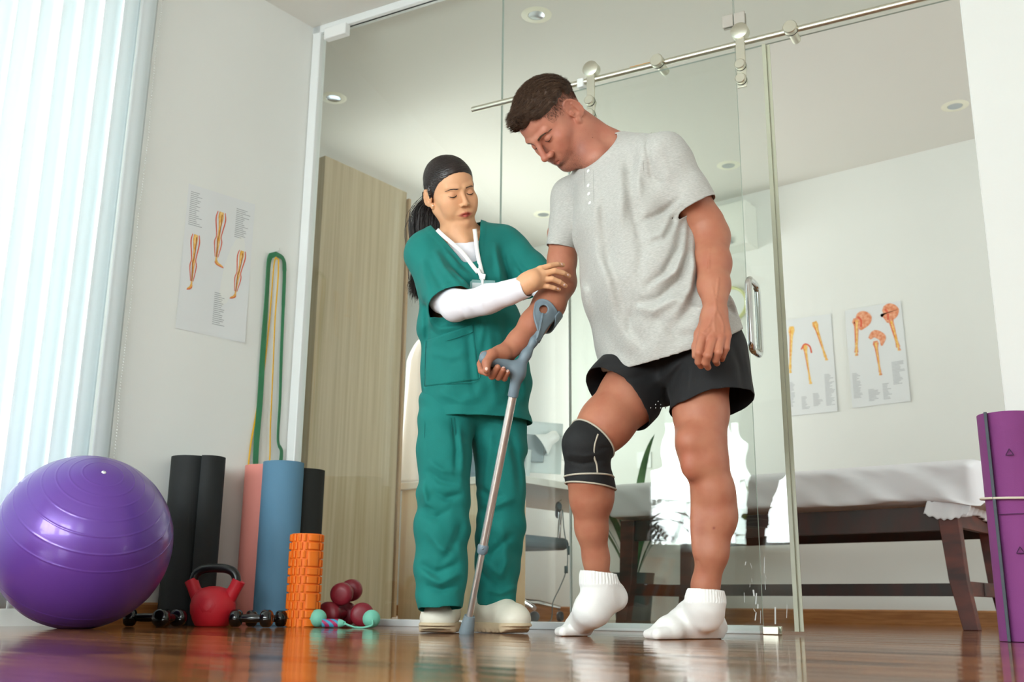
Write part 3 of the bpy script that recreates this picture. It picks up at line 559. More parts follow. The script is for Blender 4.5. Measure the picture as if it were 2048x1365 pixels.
# outlet
oq = [pl(x, y, RP(0, LFAR), ld) for x, y in ((1273, 897), (1305, 945))]; oc = (oq[0]+oq[1])/2
b = MB(); b.box(oc-ld*.004, (.115, .008, .12), ROOM); b.box(oc-ld*.009+fd*.02, (.03, .004, .05), ROOM); b.box(oc-ld*.009-fd*.02, (.03, .004, .05), ROOM); tag(b.build('wall_switch', M_white, bevel=.003), 'white switch plate on the far wall above the bench', 'switch')
# treatment bench
f1, l0_, l1_ = -1.27, 4.96, 5.64; f0 = -3.06; zt_ = .545; M_dw = mat('dark_stained_wood', (104, 44, 30), .5, col2=(58, 24, 18), vscale=5, vstretch=(1, 1, 3), bump=.04)
M_dk = mat('dark_stained_rail', (50, 36, 32), .5, col2=(66, 30, 22), vscale=6, vstretch=(3, 1, 1))
be = empty('treatment_bench', RP((f0+f1)/2, (l0_+l1_)/2), 'dark wood treatment bench with a white sheeted pad in the inner room', 'bench')
for f, sf in ((f1, 1), (f0, -1)):
    for l in (l0_, l1_):
        b = MB(); t_ = RP(f-sf*.055, l, zt_); d_ = RP(f, l, 0); V = []
        for c_, hw in ((d_, .032), (RP(f-sf*.035, l, zt_*.4), .038), (t_, .044)):
            for x, y in ((-1, -1), (1, -1), (1, 1), (-1, 1)): V.append(c_+fd*x*hw+ld*y*.03)
        b.add(V, [(3, 2, 1, 0), (8, 9, 10, 11)]+[(k*4+i, k*4+(i+1) % 4, k*4+4+(i+1) % 4, k*4+4+i) for k in range(2) for i in range(4)]); b.build('leg', M_dw, be, smooth=False, bevel=.003)
for l in (l0_, l1_):
    b = MB(); b.box(RP((f0+f1)/2, l, .49), (f1-f0-.14, .03, .11), ROOM); b.build('apron', M_dk, be, smooth=False, bevel=.002)
b = MB(); b.box(RP((f0+f1)/2, (l0_+l1_)/2, .18), (f1-f0-.02, .028, .06), ROOM); b.build('stretcher', M_dk, be, smooth=False, bevel=.002)
for f in (f0+.03, f1-.03):
    b = MB(); b.box(RP(f, (l0_+l1_)/2, .18), (.028, l1_-l0_, .065), ROOM); b.box(RP(f-.02*(1 if f > -2 else -1), (l0_+l1_)/2, .50), (.03, l1_-l0_, .09), ROOM); b.build('end_rail', M_dw, be, smooth=False, bevel=.002)
M_sheet = mat('white_sheet', (232, 230, 234), .85, bump=.08, bscale=350)
def pad(u, v):
    # closed rounded pad cross-section swept along the bench, with sheet folds
    L_ = f1-f0+.16; f = f0-.06+L_*u; a = v*2*math.pi; hw, hh = (l1_-l0_)/2+.085, .102; e = .32
    c_, s_ = math.cos(a), math.sin(a); x = hw*abs(c_)**e*(1 if c_ > 0 else -1); z = hh*abs(s_)**(e*1.15)*(1 if s_ > 0 else -1)
    endk = max(0, 1-min(u, 1-u)/.028); sc = math.sqrt(max(0, 1-endk**2))*.2+.8 if endk else 1
    if min(u, 1-u) < 1e-6: sc = .02
    side = math.exp(-((abs(x)-hw)/.03)**2)
    wr = .7+1.5*max(0, (u-.4)/.6); fold = wr*(.0048*math.sin(f*17+z*42+1.5*math.sin(f*4))*side+.0022*math.sin(f*41+z*70+2)*side)
    x = (x+(1 if x > 0 else -1)*fold*side)*(.97 if sc > .1 else sc)*sc; z = z*sc+fold*.35*(1-side)-(.010*side*abs(math.sin(f*5+1)) if z < -.04 else 0)
    if z < -.05: z -= .012*side*(.5+.5*math.sin(f*6))+.05*side*max(0, (u-.86)/.14)
    return RP(f, (l0_+l1_)/2+x, .655+z)
b = MB(); b.grid(pad, 220, 120); b.build('sheeted_pad', M_sheet, be, angle=180)
b = MB(); 
def corner(u, v): f = f1-.13+.2*u; return RP(f-.02*v, l0_-.045-.006*math.sin(u*14), .565-.055*v-.03*v*math.sin(u*3.1)+.004*math.sin(u*40))
b.grid(corner, 40, 8); 
def gather(u, v): l = l0_-.04+(l1_-l0_+.1)*u; return RP(f1+.005+.01*math.sin(u*60)*v-.03*v, l, .565-.05*v-.012*math.sin(u*9)*v)
b.grid(gather, 90, 6); b.build('gathered_hem', M_sheet, be, angle=180, solid=.003)
# tall wooden cabinet
M_oak = mat('light_oak_laminate', (204, 187, 156), .4, col2=(186, 167, 134), vscale=3, vstretch=(14, 14, .35)); M_oake = mat('oak_edge', (182, 150, 112), .5)
cr = at(782, 1245, 5.75); cf = float(cr@fd); cl1 = float(cr@ld); zc_ = float(at(808, 385, 5.75)[2]); cl0 = float(pl(634, 600, cr, fd)@ld)
cb_ = empty('tall_cabinet', RP(cf-.35, (cl0+cl1)/2), 'tall light oak cabinet standing behind the glass on the left', 'cabinet')
b = MB(); b.box(RP(cf-.35, (cl0+cl1)/2, zc_/2), (.7, cl1-cl0, zc_), ROOM); b.build('cabinet_body', M_oak, cb_, smooth=False, bevel=.002)
b = MB(); b.box(RP(cf-.345, cl1+.014, zc_/2-.01), (.72, .02, zc_-.06), ROOM); b.build('door', M_oake, cb_, smooth=False, bevel=.002)
# desk
q = at(797, 980, 6.0); df0 = float(q@fd); dl0 = float(q@ld); dz = .765
def refine(x, l): p = pl(x, 1100, RP(0, l), ld); return float(p@fd)
df0 = refine(800, dl0-.0); df1 = refine(1022, dl0)
dk = empty('desk', RP((df0+df1)/2, dl0+.7), 'light birch desk behind the woman in the inner room', 'desk')
M_bir = mat('pale_birch_laminate', (226, 212, 178), .45, col2=(214, 196, 158), vscale=3, vstretch=(12, 12, .4)); M_birw = mat('desk_white_edge', (228, 228, 218), .4)
b = MB(); b.box(RP((df0+df1)/2, dl0+.012, (dz-.04)/2), (df1-df0, .024, dz-.04), ROOM); b.build('end_panel', M_bir, dk, smooth=False)
b = MB(); b.box(RP((df0+df1)/2, dl0+.95, dz-.02), (df1-df0+.05, 1.95, .04), ROOM); b.build('tabletop', M_birw, dk, smooth=False, bevel=.003)
b = MB(); b.box(RP(df1-.01, dl0+.075, (dz-.04)/2), (.02, .10, dz-.04), ROOM); b.build('side_panel', mat('oak_side', (206, 172, 124), .45), dk, smooth=False)
b = MB(); b.box(RP((df0+df1)/2, LFAR-.18 if dl0+1.9 > LFAR else dl0+1.88, (dz-.04)/2), (df1-df0, .024, dz-.04), ROOM); b.build('end_panel', M_birw, dk, smooth=False)
# monitor, lamp, chair, cable
M_gr = mat('grey_plastic', (120, 135, 138), .4); M_scr = mat('pale_grey_shell', (196, 206, 204), .4)
mp_ = at(1052, 975, 6.0); mt = float(mp_@fd); ml = float(mp_@ld); mon = empty('monitor', RP(mt, ml, dz), 'grey desktop monitor seen from the side on the desk', 'monitor')
R = ROOM@rotm(math.radians(62), math.radians(6)); mc = at(1052, 925, 6.0); mc[2] = .99
b = MB(); b.box(mc, (.46, .03, .3), R); b.build('screen_housing', M_scr, mon, bevel=.006)
b = MB(); b.box(mc+R@np.array([0, -.03, -.01]), (.2, .03, .16), R); b.build('rear_cover', M_gr, mon, bevel=.008)
b = MB(); b.tube([mc+R@np.array([0, -.04, -.02]), (mc[0]+.0, mc[1]-.02, dz+.02)], .018, 12); b.lathe([(0, .012), (.09, .01), (.1, 0)], (mc[0], mc[1]-.02, dz), n=32); b.build('stand', M_scr, mon)
lp = at(1098, 880, 6.0); la = empty('desk_lamp', (lp[0]+.12, lp[1], dz), 'white adjustable desk lamp with its head above the monitor', 'desk lamp')
b = MB(); dd = unit((-.75, -.1, -.5)); x = unit(np.cross(dd, (0, 1, 0))); R2 = np.array([x, np.cross(dd, x), dd]).T
b.lathe([(0, -.06), (.025, -.06), (.034, -.045), (.038, 0), (.07, .055), (.074, .062), (.07, .06)], lp, R2, 32); b.build('lamp_shade', M_white, la)
b = MB(); b.tube([lp+dd*-.05, lp+np.array([.16, 0, .01]), (lp[0]+.14, lp[1], dz+.02)], .006, 10); b.lathe([(0, .02), (.07, .018), (.08, 0)], (lp[0]+.14, lp[1], dz), n=28); b.build('lamp_arm', M_scr, la)
kl = at(1145, 965, 5.6); b = MB(); kl[2] = dz+.03; b.box(kl, (.03, .12, .012), ROOM@rotm(.9, .5)); b.box(kl+np.array([.02, 0, -.024]), (.06, .06, .01), ROOM); tag(b.build('tablet_stand', M_gr), 'small grey stand at the desk end beside the knee brace', 'stand')
ch = at(1062, 1240, 6.12); chz = empty('office_chair', (ch[0]-.08, ch[1], 0), 'grey office chair with chrome base under the desk', 'office chair')
M_chf = mat('grey_blue_seat', (96, 118, 128), .7); cx_, cy_ = ch[0]-.09, ch[1]+.02
b = MB(); b.box((cx_, cy_, .44), (.46, .46, .07), ROOM); b.build('seat', M_chf, chz, bevel=.03)
b = MB(); b.tube([(cx_, cy_, .41), (cx_, cy_, .1)], .025, 14); b.build('gas_column', M_chrome, chz)
for k in range(5):
    a = k*2*math.pi/5+.1; e = np.array([cx_+.26*math.cos(a), cy_+.26*math.sin(a), .075]); b = MB(); b.tube([(cx_, cy_, .11), e*.5+np.array([cx_, cy_, .13])*.5, e], [.022, .02, .014], 10)
    lg = b.build('base_arm', M_chrome, chz)
    b = MB(); b.lathe([(0, -.012), (.026, -.012), (.029, -.006), (.029, .006), (.026, .012), (0, .012)], (e[0], e[1], .03), rotm(a+1, math.pi/2), 20); b.lathe([(.012, .014), (.016, .014), (.016, .012)], (e[0], e[1], .03), rotm(a+1, math.pi/2), 16); b.build('caster', mat('caster_grey', (90, 100, 108), .3), lg)
for s in (-1, 1):
    e = np.array([cx_, cy_, 0])+fd*s*.27*0+np.array([s*.25, 0, 0]); b = MB(); b.tube([e+np.array([-s*.06, 0, .44]), e+np.array([0, 0, .45]), e+np.array([.01, 0, .63])], .011, 10); b.build('armrest_post', M_chrome, chz)
    b = MB(); b.tube([e+np.array([0, -.13, .645]), e+np.array([0, 0, .655]), e+np.array([0, .12, .62])], [.012, .02, .016], 12, flat=1.6); b.build('armrest', M_chf, chz)
b = MB(); b.box((cx_-.18, cy_-.12, .78), (.05, .42, .4), ROOM@rotm(-.3)); b.build('backrest', M_chf, chz, bevel=.02)
b = MB(); pts = [at(x, y, 5.9) for x, y in ((1125, 1020), (1128, 1060), (1135, 1105), (1133, 1140), (1120, 1175), (1106, 1205), (1100, 1230))]; pts[-1][2] = .006; pts.append(pts[-1]+np.array([-.1, .0, 0])); b.tube(smooth_path(pts), .003, 8)
p = pts[2]; b.box(p+np.array([.012, 0, .01]), (.02, .02, .05)); p = pts[3]; b.box(p+np.array([-.002, 0, 0]), (.02, .02, .04)); b.build; tag(b.build('power_cable', mat('grey_cable', (80, 98, 100), .5), angle=180), 'grey power cable hanging from the desk down to the floor', 'cable')
# white coat on a stand
M_coat = mat('white_coat_cotton', (240, 243, 246), .9)
cs = at(832, 900, 6.3); hs = empty('coat_stand', (cs[0]+.02, cs[1], 0), 'pale brown coat stand holding a white coat behind the woman', 'coat stand')
M_std = mat('pale_brown_wood', (190, 166, 138), .5); b = MB(); b.tube([(cs[0]+.06, cs[1]+.1, .03), (cs[0]+.06, cs[1]+.1, 1.9)], .02, 14); b.build('pole', M_std, hs)
b = MB(); b.lathe([(0, .03), (.17, .02), (.19, 0)], (cs[0]+.06, cs[1]+.1, 0), n=28); b.build('base', M_std, hs)
b = MB(); b.tube([(cs[0]+.06, cs[1]+.1, 1.72), (cs[0]+.04, cs[1]-.0, 1.80)], .008, 8); b.build('peg', M_std, hs)
zs = float(at(836, 672, 6.3)[2]); z0 = float(at(820, 978, 6.3)[2])
def coat(u, v):
    a = v*2*math.pi; w_ = (.03+.09*min(1, u*6)**.5+.04*u); fo = 1+.10*math.sin(a*5+u*2)+.06*math.sin(a*9)
    return np.array([cs[0]+.06+w_*math.cos(a)*fo, cs[1]+.02+.075*math.sin(a)*fo*(.5+.5*u), zs+.03-(zs-z0)*u-.03*(1-u)*abs(math.cos(a))])
b = MB(); b.grid(coat, 40, 72); tag(b.build('white_coat', M_coat, angle=180, solid=.002), 'white coat hanging behind the woman at the left', 'coat')
# strap-leaf plant behind the bench
M_leaf = mat('dark_leaf', (50, 84, 52), .4, col2=(92, 124, 78), vscale=8); pp = pl(1262, 1000, RP(0, 5.92), ld); pp[2] = 0
po = empty('potted_plant', pp, 'strap-leaved green plant standing behind the white bench pad', 'plant')
b = MB(); b.lathe([(0, .01), (.11, 0), (.14, .28), (.145, .3), (.13, .3), (.12, .27), (0, .27)], pp, n=32); b.build('pot', mat('dark_pot', (70, 74, 72), .5), po)
def leaf(b, p, d, L, w_, droop, n=10, m=0):
    d = unit(d); V = []; q = np.array(p, float); side = unit(np.cross(d, (0, 0, 1)))
    for i in range(n+1):
        t = i/n; ww = w_*math.sin(math.pi*min(1, .12+t*.88))**.7*(1 if i < n else .1); V += [q-side*ww/2, q+np.array([0, 0, -.12*ww]), q+side*ww/2]; d = unit(d+np.array([0, 0, -droop/n])); q = q+d*L/n
    b.add(V, [(i*3+j, i*3+j+1, i*3+4+j, i*3+3+j) for i in range(n) for j in range(2)], m)
for k in range(12):
    a = k*2.4; b = MB(); leaf(b, pp+np.array([.03*math.cos(a), .03*math.sin(a), .27]), (math.cos(a)*.3, math.sin(a)*.08-.05, 1), rnd(.85, 1.1), .058, rnd(1.9, 2.9), 16); b.build('leaf', M_leaf, po, angle=180)
# ------------------------------------------------------------------ behind the camera (seen mirrored in the glass)
def onrear(x, y, l):
    a = mirror(CAM); d = mirror(CAM+ray(x, y))-a; t = (l-a@ld)/(d@ld); return a+d*t
c0, c1 = onrear(1268, 1240, LBACK+.42), onrear(1346, 1240, LBACK+.42); fa, fb = sorted((float(c0@fd), float(c1@fd))); zt2 = float(onrear(1300, 1117, LBACK+.42)[2])
M_pine = mat('orange_pine', (206, 124, 48), .4, col2=(186, 102, 36), vscale=4, vstretch=(8, 8, .6))
wc = empty('wooden_cabinet', RP((fa+fb)/2, LBACK+.22), 'low orange wooden cabinet mirrored in the glass behind the legs', 'cabinet')
b = MB(); b.box(RP((fa+fb)/2, LBACK+.22, zt2/2), (fb-fa, .38, zt2), ROOM); b.build('cabinet_body', M_pine, wc, smooth=False, bevel=.004)
for s in (0, 1):
    b = MB(); cx2 = fa+(fb-fa)*(.27+.46*s); b.box(RP(cx2, LBACK+.415, zt2/2), ((fb-fa)*.4, .02, zt2-.08), ROOM); dd_ = b.build('door', mat('darker_pine', (170, 96, 36), .4), wc, smooth=False, bevel=.006)
    b = MB(); b.ball(RP(cx2+(.06 if s == 0 else -.06), LBACK+.435, zt2*.55), .012, n=12); b.build('knob', M_chrome, dd_)
pq = onrear(1288, 1110, LBACK+.3); pq[2] = zt2; M_leafd = mat('fern_leaf', (52, 78, 52), .5)
wp = empty('potted_fern', pq, 'leafy plant in a white pot, mirrored in the glass between the legs', 'plant')
b = MB(); b.lathe([(0, .004), (.075, 0), (.1, .2), (.104, .21), (.092, .21), (.085, .19), (0, .19)], pq, n=32); b.build('pot', M_white, wp)
for k in range(26):
    a = k*2.4; ln = rnd(.3, .5); q = pq+np.array([.03*math.cos(a), .03*math.sin(a), .19]); d = unit((math.cos(a)*.8+(-.35), math.sin(a)*.6, rnd(.5, 1.3))); b = MB(); P = [q]
    for i in range(9): q = q+d*ln/9; d = unit(d+np.array([0, 0, -.22])); P.append(q)
    b.tube(P, .0022, 5); sd = unit(np.cross(P[-1]-P[0], (0, 0, 1)))
    for i in range(2, 10):
        for s in (-1, 1): leaf(b, P[i], (P[i]-P[i-1])*20+sd*s*1.0, .10, .034, .3, 3)
    b.build('frond', M_leafd, wp, angle=180)
vq = onrear(1530, 1098, LBACK+.09); M_vine = mat('yellow_green_leaf', (182, 196, 52), .5, trans=.0); vp_ = empty('trailing_plant', vq, 'yellow green leafy plant on the rear window sill, mirrored at the door edge', 'plant'); vq[2] = .552
b = MB(); b.lathe([(0, .004), (.05, 0), (.06, .09), (.055, .09), (0, .08)], vq, n=24); b.build('pot', M_white, vp_)
for k in range(16):
    z = .64+.035*k+rnd(-.02, .02); x = rnd(-.16, .16); b = MB(); c_ = RP(vq@fd+x, LBACK+.06+rnd(-.02, .06), z); leaf(b, c_, (rnd(-1, 1), rnd(-1, 1), rnd(-.6, .6)), rnd(.07, .11), rnd(.05, .075), .8, 6); b.tube([vq+np.array([0, 0, .08]), (vq+c_)/2+np.array([.01, 0, .02]), c_], .0015, 4); b.build('leaf', M_vine, vp_, angle=180)
bq = onrear(1385, 1211, LBACK+.5); b = MB(); b.ball((bq[0], bq[1], .04), .04, n=24); tag(b.build('massage_ball', mat('blue_rubber', (30, 90, 200), .3), angle=180), 'small blue ball on the floor, mirrored in the glass behind the sock', 'ball')
cq2 = onrear(1238, 1240, LBACK+.12); M_cur = mat('dark_teal_cloth', (30, 52, 58), .9)  # cloth added to stand in for the trousers' dark reflection in the glass
def teal_cloth(u, v): return RP(float(cq2@fd)-.2+.42*v, LBACK+.09+.025*math.sin(v*40), .03+2.5*u)
b = MB(); b.grid(teal_cloth, 4, 80); tag(b.build('reflection_cloth', M_cur, angle=180, solid=.002), 'added dark teal cloth imitating the trouser reflection beside the bent leg', 'reflection_cloth')
# ------------------------------------------------------------------ smooth solids for bodies and clothes
def dotr(v, w): return v[:, 0]*w[0]+v[:, 1]*w[1]+v[:, 2]*w[2]
class Solid:
    def __init__(s): s.p = []; s.disp = []; s.lo = None
    def _add(s, fn, c, R, k, op): s.p.append((fn, np.array(c, float), float(R), k, op)); return s
    def cone(s, a, b, ra, rb=None, k=.01, op='u', flat=None):
        # tapered capsule; flat=(direction, scale) widens it along one direction
        rb = ra if rb is None else rb; a = np.array(a, float); b = np.array(b, float); ba = b-a; L2 = ba@ba+1e-12
        n, sc = (unit(flat[0]), flat[1]) if flat else (None, 1)
        def fn(p):
            v = p-a; t = np.clip(dotr(v, ba)/L2, 0, 1); v = v-t[:, None]*ba
            if n is not None: v = v-(dotr(v, n)*(1-1/sc))[:, None]*n
            return np.sqrt((v*v).sum(1))-(ra+(rb-ra)*t)
        return s._add(fn, (a+b)/2, math.sqrt(L2)/2+max(ra, rb)*max(1, sc), k, op)
    def tub(s, a, b, ra, rb, k=.01, flat=None):
        # like cone but with a flat end at b, for sleeves and trouser legs
        s.cone(a, b, ra, rb, k, 'u', flat); f0, c, R, k_, op = s.p.pop(); b_ = np.array(b, float); n = unit(b_-np.array(a)); s.p.append((lambda p: np.maximum(f0(p), dotr(p-b_, n)), c, R, k_, op)); return s
    def chain(s, P, r, k=.01, op='u', flat=None):
        for i in range(len(P)-1): s.cone(P[i], P[i+1], r[i], r[i+1], k, op, flat)
        return s
    def ell(s, c, r, R=None, k=.01, op='u'):
        c = np.array(c, float); r = np.array(r, float); M = np.eye(3) if R is None else np.array(R)
        def fn(p):
            q = (p-c)@M; k0 = np.sqrt(((q/r)**2).sum(1)); k1 = np.sqrt(((q/(r*r))**2).sum(1))+1e-9; return k0*(k0-1)/k1
        return s._add(fn, c, r.max(), k, op)
    def cut(s, p0, n, k=.002):
        # keep the side opposite to the normal n
        p0 = np.array(p0, float); n = unit(n); return s._add(lambda p: dotr(p-p0, n), p0, 1e3, k, 'i')
    def ev(s, p, c=None, R=0, pr=None):
        d = np.full(len(p), 9.)
        for i, (fn, pc, pR, k, op) in enumerate(s.p if pr is None else pr):
            if c is not None and np.linalg.norm(pc-c)-pR > R*2+k*2+.008 and op != 'i': continue
            e = fn(p); 
            if op == 'u':
                if k > 0: h = np.maximum(k-np.abs(d-e), 0)/k; d = np.minimum(d, e)-h*h*k*.25
                else: d = np.minimum(d, e)
            elif op == 's': h = np.maximum(k-np.abs(d+e), 0)/k; d = np.maximum(d, -e)+h*h*k*.25
            else: h = np.maximum(k-np.abs(d-e), 0)/k; d = np.maximum(d, e)+h*h*k*.25
        for f in s.disp: d = d-f(p)
        return d
    def mesh(s, h, lo=None, hi=None, B=14, marg=0):
        cs = [q for q in s.p if q[4] == 'u']; lo = np.min([q[1]-q[2] for q in cs], 0)-.01 if lo is None else np.array(lo); hi = np.max([q[1]+q[2] for q in cs], 0)+.01 if hi is None else np.array(hi)
        S = B*h; n = np.ceil((hi-lo)/S).astype(int); rad = S*math.sqrt(3)/2
        I = np.stack(np.meshgrid(*[np.arange(k) for k in n], indexing='ij'), -1).reshape(-1, 3); C_ = lo+(I+.5)*S
        cd = np.concatenate([s.ev(C_[i:i+40000]) for i in range(0, len(C_), 40000)]); keep = np.abs(cd) < rad*1.35+.012+marg
        g1 = np.arange(B+1); G = np.stack(np.meshgrid(g1, g1, g1, indexing='ij'), -1).reshape(-1, 3)
        N3 = n*B+3; keyf = lambda a: ((a[..., 0]+1)*N3[1]+(a[..., 1]+1))*N3[2]+(a[..., 2]+1)
        VK, VP, EQ = [], [], []
        for bi, bc in zip(I[keep], C_[keep]):
            base = bi*B; P = lo+(G+base)*h; D = s.ev(P, bc, rad).reshape(B+1, B+1, B+1)
            if D.min() > 0 or D.max() < 0: continue
            ins = D < 0; cnt = np.zeros((B, B, B)); acc = np.zeros((B, B, B, 3)); sl = [slice(0, B), slice(1, B+1)]
            for ax in range(3):
                for o1 in (0, 1):
                    for o2 in (0, 1):
                        oth = [x for x in range(3) if x != ax]; ia = [None]*3; ib = [None]*3; ia[ax] = sl[0]; ib[ax] = sl[1]
                        ia[oth[0]] = ib[oth[0]] = sl[o1]; ia[oth[1]] = ib[oth[1]] = sl[o2]; A = D[tuple(ia)]; Bv = D[tuple(ib)]; m = (A < 0) != (Bv < 0)
                        t = np.where(m, A/np.where(A-Bv == 0, 1, A-Bv), 0); cnt += m; acc[..., ax] += t*m; acc[..., oth[0]] += o1*m; acc[..., oth[1]] += o2*m
            ci = np.argwhere(cnt > 0)
            if len(ci) == 0: continue
            c3 = tuple(ci.T); VK.append(keyf(ci+base)); VP.append(lo+(ci+base+acc[c3]/cnt[c3][:, None])*h)
            for ax in range(3):
                ia = [sl[0]]*3; ib = [sl[0]]*3; ib[ax] = sl[1]; A = ins[tuple(ia)]; Bv = ins[tuple(ib)]; e = np.argwhere(A != Bv)
                if len(e) == 0: continue
                fl_ = A[tuple(e.T)]; o = [x for x in range(3) if x != ax]; d1 = np.zeros(3, int); d2 = np.zeros(3, int); d1[o[0]] = 1; d2[o[1]] = 1; g = e+base
                q = np.stack([keyf(g-d1-d2), keyf(g-d2), keyf(g), keyf(g-d1)], 1)
                if ax == 1: fl_ = ~fl_
                q[~fl_] = q[~fl_][:, ::-1]; EQ.append(q)
        VK = np.concatenate(VK); VP = np.concatenate(VP); EQ = np.concatenate(EQ); u, ix = np.unique(VK, return_index=True); VP = VP[ix]
        j = np.searchsorted(u, EQ); j = np.clip(j, 0, len(u)-1); ok = (u[j] == EQ).all(1); return VP, j[ok]
def relax(V, F, it=1, lam=.5):
    E = np.concatenate([F[:, [0, 1]], F[:, [1, 2]], F[:, [2, 3]], F[:, [3, 0]]])
    for _ in range(it):
        S = np.zeros_like(V); c = np.zeros(len(V))
        for a in range(3): S[:, a] = np.bincount(E[:, 0], V[E[:, 1], a], len(V))+np.bincount(E[:, 1], V[E[:, 0], a], len(V))
        c = np.bincount(E[:, 0], minlength=len(V))+np.bincount(E[:, 1], minlength=len(V)); m = c > 0; V = V.copy(); V[m] += lam*(S[m]/c[m][:, None]-V[m])
    return V
def put(name, V, F, mats, parent=None, mi=None, cols=None, origin=None, thick=0):
    me = bpy.data.meshes.new(name); o = bpy.data.objects.new(name, me); W = np.zeros(3)
    if parent is not None:
        p = parent
        while p is not None: W = W+np.array(p.location); p = p.parent
        o.parent = parent
    else: W = np.array([*((V.max(0)+V.min(0))/2)[:2], V[:, 2].min()]) if origin is None else np.array(origin); o.location = Vector(W)
    V = V-W; me.vertices.add(len(V)); me.vertices.foreach_set('co', V.astype(np.float32).ravel()); nf = len(F); k = F.shape[1]
    me.loops.add(nf*k); me.loops.foreach_set('vertex_index', F.astype(np.int32).ravel()); me.polygons.add(nf); me.polygons.foreach_set('loop_start', np.arange(0, nf*k, k, dtype=np.int32))
    me.update(calc_edges=True)
    for m in (mats if isinstance(mats, (list, tuple)) else [mats]): me.materials.append(m)
    if mi is not None: me.polygons.foreach_set('material_index', mi.astype(np.int32))
    me.polygons.foreach_set('use_smooth', np.ones(nf, bool))
    if cols is not None:
        a = me.color_attributes.new('tone', 'FLOAT_COLOR', 'POINT'); a.data.foreach_set('color', np.concatenate([cols, np.ones((len(cols), 1))], 1).astype(np.float32).ravel())
    me.validate(); scn.collection.objects.link(o)
    if thick: b = o.modifiers.new('solid', 'SOLIDIFY'); b.thickness = thick; b.offset = -1
    return o
def hemline(V, F):
    # even out the open edges of a garment
    E = np.sort(np.concatenate([F[:, [0, 1]], F[:, [1, 2]], F[:, [2, 3]], F[:, [3, 0]]]), 1); k = E[:, 0].astype(np.int64)*len(V)+E[:, 1]; u, c = np.unique(k, return_counts=True); u = u[c == 1]; a, b = u//len(V), u % len(V)
    S = np.zeros_like(V); n = np.bincount(a, minlength=len(V))+np.bincount(b, minlength=len(V))
    for x in range(3): S[:, x] = np.bincount(a, V[b, x], len(V))+np.bincount(b, V[a, x], len(V))
    m = n == 2; V = V.copy(); V[m] = V[m]*.4+.6*S[m]/n[m][:, None]; return V
def shell(sol, cuts, h, rl=2, lo=None, hi=None, caps=()):
    # outer skin of a garment: mesh the solid cut by planes / fields, then drop the cut faces so the hems are open
    full = Solid(); full.p = list(sol.p); full.disp = list(sol.disp)
    def cutf(p): return np.max([f(p) for f in cuts], 0) if cuts else np.full(len(p), -9.)
    full2 = Solid(); full2.p = full.p
    outer = lambda p, c=None, R=0: sol.ev(p, c, R)
    class X(Solid):
        def ev(s, p, c=None, R=0, pr=None): return np.maximum(sol.ev(p, c, R), cutf(p))
    x = X(); x.p = sol.p; V, F = x.mesh(h, lo, hi)
    cc = V[F].mean(1); drop = (cutf(cc) > -h*.9) & (np.concatenate([sol.ev(cc[i:i+50000]) for i in range(0, len(cc), 50000)]) < -h*.55)
    fn_ = np.cross(V[F[:, 2]]-V[F[:, 0]], V[F[:, 3]]-V[F[:, 1]]); fn_ /= np.linalg.norm(fn_, axis=1)[:, None]+1e-12
    for p0, n, r in caps:
        q = cc-np.array(p0); a = q@unit(n); drop |= (np.abs(a) < h*1.7) & (np.abs(fn_@unit(n)) > .66) & (np.linalg.norm(q-a[:, None]*unit(n), axis=1) < r)
    F = F[~drop]; used = np.unique(F); mp = -np.ones(len(V), int); mp[used] = np.arange(len(used)); V = V[used]; F = mp[F]; V = relax(V, F, rl)
    for _ in range(6): V = hemline(V, F)
    return V, F
def skinmat(name, base, red, var=.5):
    m = bpy.data.materials.new(name); m.use_nodes = True; N = m.node_tree.nodes; K = m.node_tree.links; b = N['Principled BSDF']
    at_ = N.new('ShaderNodeAttribute'); at_.attribute_name = 'tone'; tc = N.new('ShaderNodeTexCoord')
    n = N.new('ShaderNodeTexNoise'); n.inputs['Scale'].default_value = 22; n.inputs['Detail'].default_value = 5; K.new(tc.outputs['Object'], n.inputs['Vector'])
    mr = N.new('ShaderNodeMapRange'); mr.inputs[1].default_value = .3; mr.inputs[2].default_value = .7; mr.inputs[4].default_value = var; K.new(n.outputs[0], mr.inputs[0])
    mx = N.new('ShaderNodeMix'); mx.data_type = 'RGBA'; mx.inputs[6].default_value = (*srgb(base), 1); mx.inputs[7].default_value = (*srgb(red), 1); K.new(mr.outputs[0], mx.inputs[0])
    mu = N.new('ShaderNodeMix'); mu.data_type = 'RGBA'; mu.blend_type = 'MULTIPLY'; mu.inputs[0].default_value = 1; K.new(mx.outputs[2], mu.inputs[6]); K.new(at_.outputs['Color'], mu.inputs[7]); K.new(mu.outputs[2], b.inputs['Base Color'])
    b.inputs['Roughness'].default_value = .52; b.inputs['Subsurface Weight'].default_value = .12; b.inputs['Subsurface Scale'].default_value = .01; b.inputs['Subsurface Radius'].default_value = (1, .35, .2); b.inputs['Specular IOR Level'].default_value = .4
    n2 = N.new('ShaderNodeTexNoise'); n2.inputs['Scale'].default_value = 420; K.new(tc.outputs['Object'], n2.inputs['Vector']); bp = N.new('ShaderNodeBump'); bp.inputs['Strength'].default_value = .12; bp.inputs['Distance'].default_value = .001; K.new(n2.outputs[0], bp.inputs['Height']); K.new(bp.outputs[0], b.inputs['Normal'])
    return m
def blend(cols, w, c):
    w = np.clip(w, 0, 1)[:, None]; cols[:] = cols*(1-w)+np.array(c)*w
def gl(V, c, r, R=None):
    q = V-np.array(c, float)
    if R is not None: q = q@np.array(R)
    return np.exp(-((q/np.array(r))**2).sum(1))
def merge(parts):
    Vs, Fs, Cs = [], [], []; o = 0
    for V, F, C in parts: Vs.append(V); Fs.append(F+o); Cs.append(C); o += len(V)
    return np.concatenate(Vs), np.concatenate(Fs), np.concatenate(Cs)
